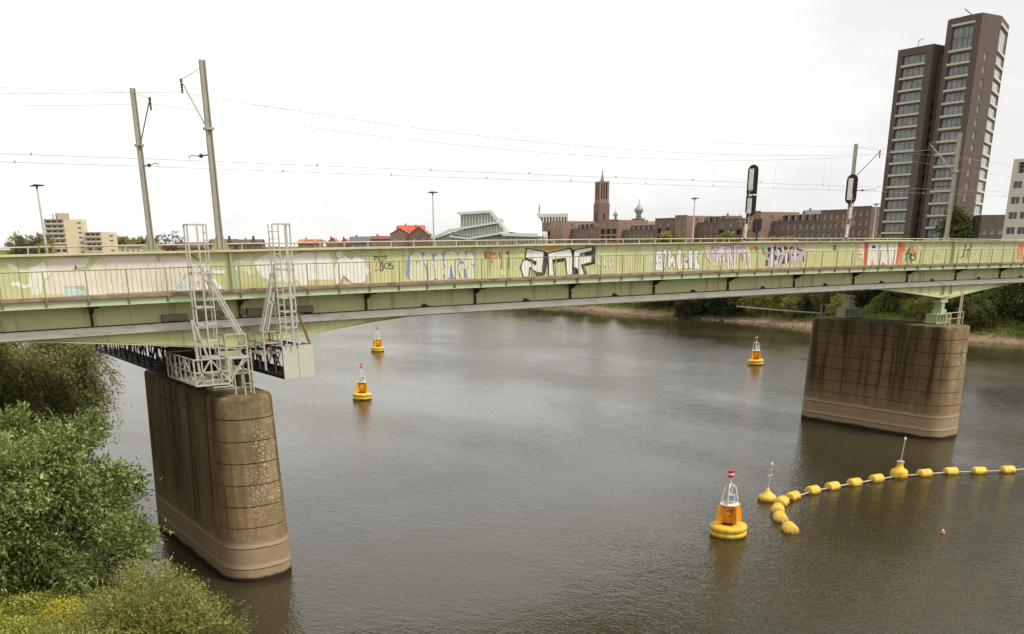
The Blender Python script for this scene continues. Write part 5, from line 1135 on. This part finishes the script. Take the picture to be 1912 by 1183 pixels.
# --- church tower and onion domes
c=atd(1122,440,500); ct=empty('church_tower',(c.x,c.y,GZ),'square brown brick church tower with slim green copper spire','church tower')
zt=atd(1122,342,500).z; zm=atd(1122,380,500).z; hw=2.75; ROT=R(-12)
def rsq(h,cx=c.x,cy=c.y,a=ROT): return [(cx+(math.cos(a)*x-math.sin(a)*y)*h,cy+(math.sin(a)*x+math.cos(a)*y)*h) for x,y in ((-1,-1),(1,-1),(1,1),(-1,1))]
fo=[(.75+q*1.4,6,1.6+q*1.4,14,.5,GLASSD,FRAMED,1,4) for q in range(3)]
volume(ct,rsq(hw+.35),GZ,zm,BRK,{0:[(2.4,18,3.6,24,.3,GLASSD,FRAMED,1,1)],3:[(2.4,18,3.6,24,.3,GLASSD,FRAMED,1,1)]}); volume(ct,rsq(hw),zm,zt,BRK2,{0:[(a,b-zm+zm-4,c_,d-4,e,f,h,k,m) for a,b,c_,d,e,f,h,k,m in fo],3:[(a,b-4,c_,d-4,e,f,h,k,m) for a,b,c_,d,e,f,h,k,m in fo]},name='belfry')
mb=MB(); mb.prism([(*p_,zt+.001) for p_ in rsq(hw+.12)],(0,0,.35)); mb.build('parapet',BRK,ct)
mb=MB(); sq=rsq(.85); zs=atd(1122,322,500).z; mb.add([(*p_,zt+.36) for p_ in sq]+[(c.x,c.y,zs)],[(0,1,4),(1,2,4),(2,3,4),(3,0,4)]); mb.build('spire',COPPER,ct)
mb=MB(); mb.lathe([(.05,-.3),(.4,.2),(.42,.5),(.1,.9)],(c.x,c.y,zs-.5),10); mb.tube([(c.x,c.y,zs),(c.x,c.y,zs+2.2)],.1,5); mb.build('finial',LEAD,ct)
def dome(px,pyb,pyt,zc,w_,label,m_):
    b=atd(px,pyb,zc); t=atd(px,pyt,zc); H=t.z-b.z; root=empty('domed_turret',(b.x,b.y,GZ),label,'turret','onion-domed turrets behind the brick rows')
    mb=MB(); mb.lathe([(w_*1.5,GZ-b.z),(w_*1.5,H*.18),(w_*1.7,H*.19),(w_*1.7,H*.22),(w_*.8,H*.23)],(b.x,b.y,b.z),8); mb.build('drum',m_,root)
    mb=MB(); mb.lathe([(w_*.75,H*.231),(w_*.6,H*.40),(w_*.75,H*.44),(w_*1.1,H*.50),(w_*1.2,H*.58),(w_*.7,H*.68),(w_*.2,H*.76),(w_*.08,H)],(b.x,b.y,b.z),12); mb.build('onion_dome',LEAD,root,True)
dome(1192,418,372,470,2.0,'larger onion-domed turret with brick drum behind the low brick wing',BRK2)
dome(1149,416,388,480,1.0,'small onion-domed turret right beside the church tower',GREYW)
plane_block('hall_building','cream and brown flat-roofed hall block beside the larger onion dome','building',440,1196,1236,413,14,BEIGE,lambda L_,H:{0:grid(.5,L_-.5,5,1.4,[H-3,H-6],1.6)})
# --- low dark block and white office beside the high-rise
plane_block('brick_block','plain dark brick block between high-rise and white office','building',262,1826,1876,401,20,TBRK,lambda L_,H:{0:grid(.5,L_-.5,3,1.2,[H-5],1.2)})
OX=225.0; oy1=yv(1871,OX,440); ozt=at(1892,297,0,OX).z
of=empty('office_building',(OX+8,oy1-12,GZ),'white office block with rows of dark square windows','office')
zs=[ozt-GZ-3.0-i*3.25 for i in range(1,7)]; zs=[z for z in zs if z>.5]
volume(of,rect(OX,OX+16,oy1-26,oy1),GZ,ozt,GREYW,{3:grid(.4,26,10,2.0,zs,1.55,.25,GLASSD,FRAMEW,2)+[(1.2+q*4,ozt-GZ-3.0,4.4+q*4,ozt-GZ-.7,1.0,GLASSD,FRAMED,2,1) for q in range(6)],0:grid(.5,15.5,6,2,zs,1.55,.25,GLASSD,FRAMEW,2)})
# --- houses with tiled roofs
def house(label,zc,pxl,pxr,pye,pyr,wall,roof,gable,depth=9,group='tiled-roof houses across the river',name='house',rotd=0):
    def op(L_,H):
        return {0:grid(.4,L_-.4,max(1,int(L_/3.2)),1.2,[H-2.4,H-5.2],1.5,.15,GLASS,FRAMEW,2)}
    root,a,d,n,Lh,ze=plane_block(name,label,'house',zc,pxl,pxr,pye,depth,wall,op,roof,group,rotd)
    zr=atd((pxl+pxr)/2,pyr,zc).z; Z=Vector((0,0,1)); a3=a+Z*ze
    mb=MB()
    if gable:
        A=a3-d*.3-n*.3; B=a3+d*(Lh+.3)-n*.3; T=a3+d*Lh/2-n*.3+Z*(zr-ze); e=n*(depth+.6)
        for q0,q1 in ((A,T),(T,B)): dn=(q1-q0).cross(n).normalized()*.2; mb.prism([q0,q1,q1+dn,q0+dn],e)
        g2=MB(); g2.prism([a3+Z*.01,a3+d*Lh+Z*.01,a3+d*Lh/2+Z*(zr-ze-.15)],n*.3); g2.build('gable',wall,root)
    else:
        A=a3-n*.4-d*.3; T=a3+n*depth/2-d*.3+Z*(zr-ze); C=a3+n*(depth+.4)-d*.3; e=d*(Lh+.6)
        for q0,q1 in ((A,T),(T,C)): dn=(q1-q0).cross(d).normalized()*.2; mb.prism([q0,q1,q1+dn,q0+dn],e)
        for q in (0,1):
            o_=a3+d*(Lh*q); mb.add([o_,o_+n*depth,o_+n*depth/2+Z*(zr-ze)],[(0,1,2)])
    r2=mb.build('roof',roof,root)
    ch=MB(); k=a3+d*Lh*.3+n*depth*.5; ch.box(k.x-.35,k.x+.35,k.y-.35,k.y+.35,zr-1.5,zr+.9); ch.build('chimney',BRK2,r2); return root
house('long low house with brown roof and pointed dormers beyond the masts',520,388,440,455,446,BRK,BTILE,False)
house('long low house with brown roof joined to the dormered one, nearer the ladders',518,441,488,455,446.5,BRK,BTILE,False)
for px in (430,475): 
    p=atd(px,448,514); mb=MB(); mb.prism([(p.x-.9,p.y,p.z-1.5),(p.x+.9,p.y,p.z-1.5),(p.x,p.y,p.z+2.4)],(0,2.5,0)); single(mb,'roof_dormer',BTILE,'small pointed dormer on the long brown roof','dormer','dormers on the brown roof')
house('house with orange roof seen edge on, between ladder and grey roof',500,556,598,454,446,BRK2,OTILE,False)
house('orange gabled house with its pointed front towards the river, taller of the two small gables',480,608,634,455,444,BRK2,OTILE,True)
house('smaller orange gabled house pressed against the grey roof',482,634,652,455,445,BRK2,OTILE,True)
house('house with slate-grey roof beside the orange gables',480,652,692,451,441,GTILE,GTILE,False)
house('dark red long house between grey roof and tall red gables',455,692,730,446,440,BRK2,mat('dark_red_tile',lin(140,84,74,.9),.8,.1,1),False)
house('tall brick house with steep red gable roof, the one joining the long dark red house',430,729,766,437,426,BRK2,RTILE,True,14)
house('tall brick house with steep red gable roof, next to the white angular building',428,764,802,438,423,BRK,RTILE,True,14)
house('pale house peeping above the red gables with tiled ridge',520,742,792,430,420,GREYW,RTILE,False)
house('brown house with low roof near the beige blocks',560,220,262,462,456,CREAM,BTILE,False)
house('white low house with flat front below the poplars',540,262,292,463,455,CONW,GTILE,False)
house('white low house with red side between poplars and ladder',540,293,330,464,457,CONW,OTILE,False)
house('small brick house partly behind the caged ladder',530,330,386,462,452,BRK2,BTILE,False)
# --- beige balcony blocks
def balcony_block(label,zc,pxl,pxm,pxr,pyt,st,wall_shaded,wall_lit,roomy):
    root,a,d,n,Lh,zt=plane_block('balcony_block',label,'apartments',zc,pxl,pxm,pyt,14,wall_shaded,lambda L_,H:{0:grid(.6,L_-.6,3,max(1.6,L_/3*.62),[H-.9-2.1-i*st for i in range(int((H-3)/st)+1)],1.9,.9,GLASSD,FRAMED,2)},group='balcony blocks across the river')
    b=a+d*Lh; w2=(atd(pxr,450,zc)-atd(pxm,450,zc)).length; e=(d+n*.25).normalized(); c=b+e*w2; nn=Vector((-e.y,e.x,0)); H=zt-GZ
    volume(root,[(b.x,b.y),(c.x,c.y),(c.x+nn.x*13,c.y+nn.y*13),(b.x+nn.x*13,b.y+nn.y*13)],GZ,zt-.3,wall_lit,{0:grid(w2*.55,w2-.3,1,2.2,[H-1.2-1.9-i*st for i in range(int((H-3)/st)+1)],1.2,.2,GLASS,FRAMEW,1)})  # sunlit side of the block painted in as a lighter wall colour
    mb=MB()
    i=0
    while zt-.3-i*st>GZ+2:
        z=zt-.3-i*st; A=a-d*.6-n*1.1; B=b+d*.2-n*1.1; mb.prism([A+Vector((0,0,z)),B+Vector((0,0,z)),B+Vector((0,0,z))+n*1.05,A+Vector((0,0,z))+n*1.05],(0,0,.28))
        if i: mb.prism([A+Vector((0,0,z+.3)),B+Vector((0,0,z+.3)),B+Vector((0,0,z+.3))+n*.12,A+Vector((0,0,z+.3))+n*.12],(0,0,.75))
        i+=1
    mb.build('balconies',GREYW,root)
    if roomy:
        k=b-d*3+n*5; m2=MB(); m2.box(k.x-3,k.x+4,k.y-3,k.y+3,zt,zt+3.6); m2.build('lift_house',BEIGE,root); m2=MB(); m2.tube([(k.x-5,k.y,zt),(k.x-5,k.y,zt+3)],.25,5); m2.build('flue',DARKM,root)
balcony_block('tall beige ten-storey block with dark balconies and side wall coloured as sunlit cream',600,88,124,158,409,2.95,BEIGE,CREAM,True)
balcony_block('lower beige four-storey balcony block beside the tall beige one',600,160,190,213,433,2.95,BEIGE,CREAM,False)
# --- distant trees
def far_tree(name,label,px,pyt,zc,wd,mm,seed,group,z0=GZ,shape=.42,n=70):
    b=atd(px,450,zc); zt=atd(px,pyt,zc).z; h=zt-z0
    root=empty(name,(b.x,b.y,z0),label,'tree',group); el=[((b.x,b.y,z0+h*(1-shape)),(wd/2,wd/2,h*shape))]
    P,D,T=crown_pts(el,n,22,7,wd*.12,.1,seed,.3,.4); leaves_obj('crown',P,D,wd*.07,wd*.04,mm,root,seed+1,root.location,T)
    mb=MB(); mb.tube([(b.x,b.y,z0-.2),(b.x,b.y,z0+h*.4),(b.x,b.y,z0+h*.8)],[wd*.05,wd*.03,wd*.01],6); mb.build('trunk',BARK,root)
LF_P=leaf_mat('poplar_leaves',lin(78,90,78),lin(104,114,98),lin(132,140,122)); LF_H=leaf_mat('haze_paled_leaves',lin(128,134,84),lin(154,156,104),lin(182,180,130))  # far belt leaves lightened, haze put into their colour
for i,(px,py) in enumerate(((301,429),(307,432),(313,430),(318,429),(323,430),(329,431),(334,431),(340,433))):
    far_tree('poplar_tree','slender grey-green poplar in the row beyond the masts',px,py,540,3.6,LF_P,500+i*3,'poplars in the row beyond the masts',shape=.5,n=26)
for i in range(9): far_tree('distant_tree','rounded haze-paled green tree in the belt beside the poplars',214+i*10,440+(i%3),640,9,LF_H,540+i*3,'trees in the pale belt beside the poplars',n=34)
for i,(px,py) in enumerate(((30,438),(44,441),(58,440),(72,437),(82,436))): far_tree('distant_tree','grey-green tree beside the tall beige block',px,py,420,8,LF_P if i%2 else LF_H,580+i*3,'trees beside the tall beige block',n=40)
far_tree('street_tree','round dark green tree in front of the high-rise',1779,386,228,6.5,LF_B,600,None,n=110)
for i,(px,py,w_) in enumerate(((1240,434,6),(1262,440,5),(1352,436,5.5),(1366,438,5),(1212,441,4),(1640,440,5))): far_tree('street_tree','light green tree in front of the brick apartments',px,py,255,w_,LF_B3,610+i*3,'light green trees in front of the brick rows',n=60)
house('church-like hall with grey saddle roof behind the pergola terrace',420,1503,1538,403,392,CREAM,GTILE,False,name='hall_house')
house('orange-roofed house just behind the double signal',400,1350,1384,412,402,BRK2,OTILE,False)
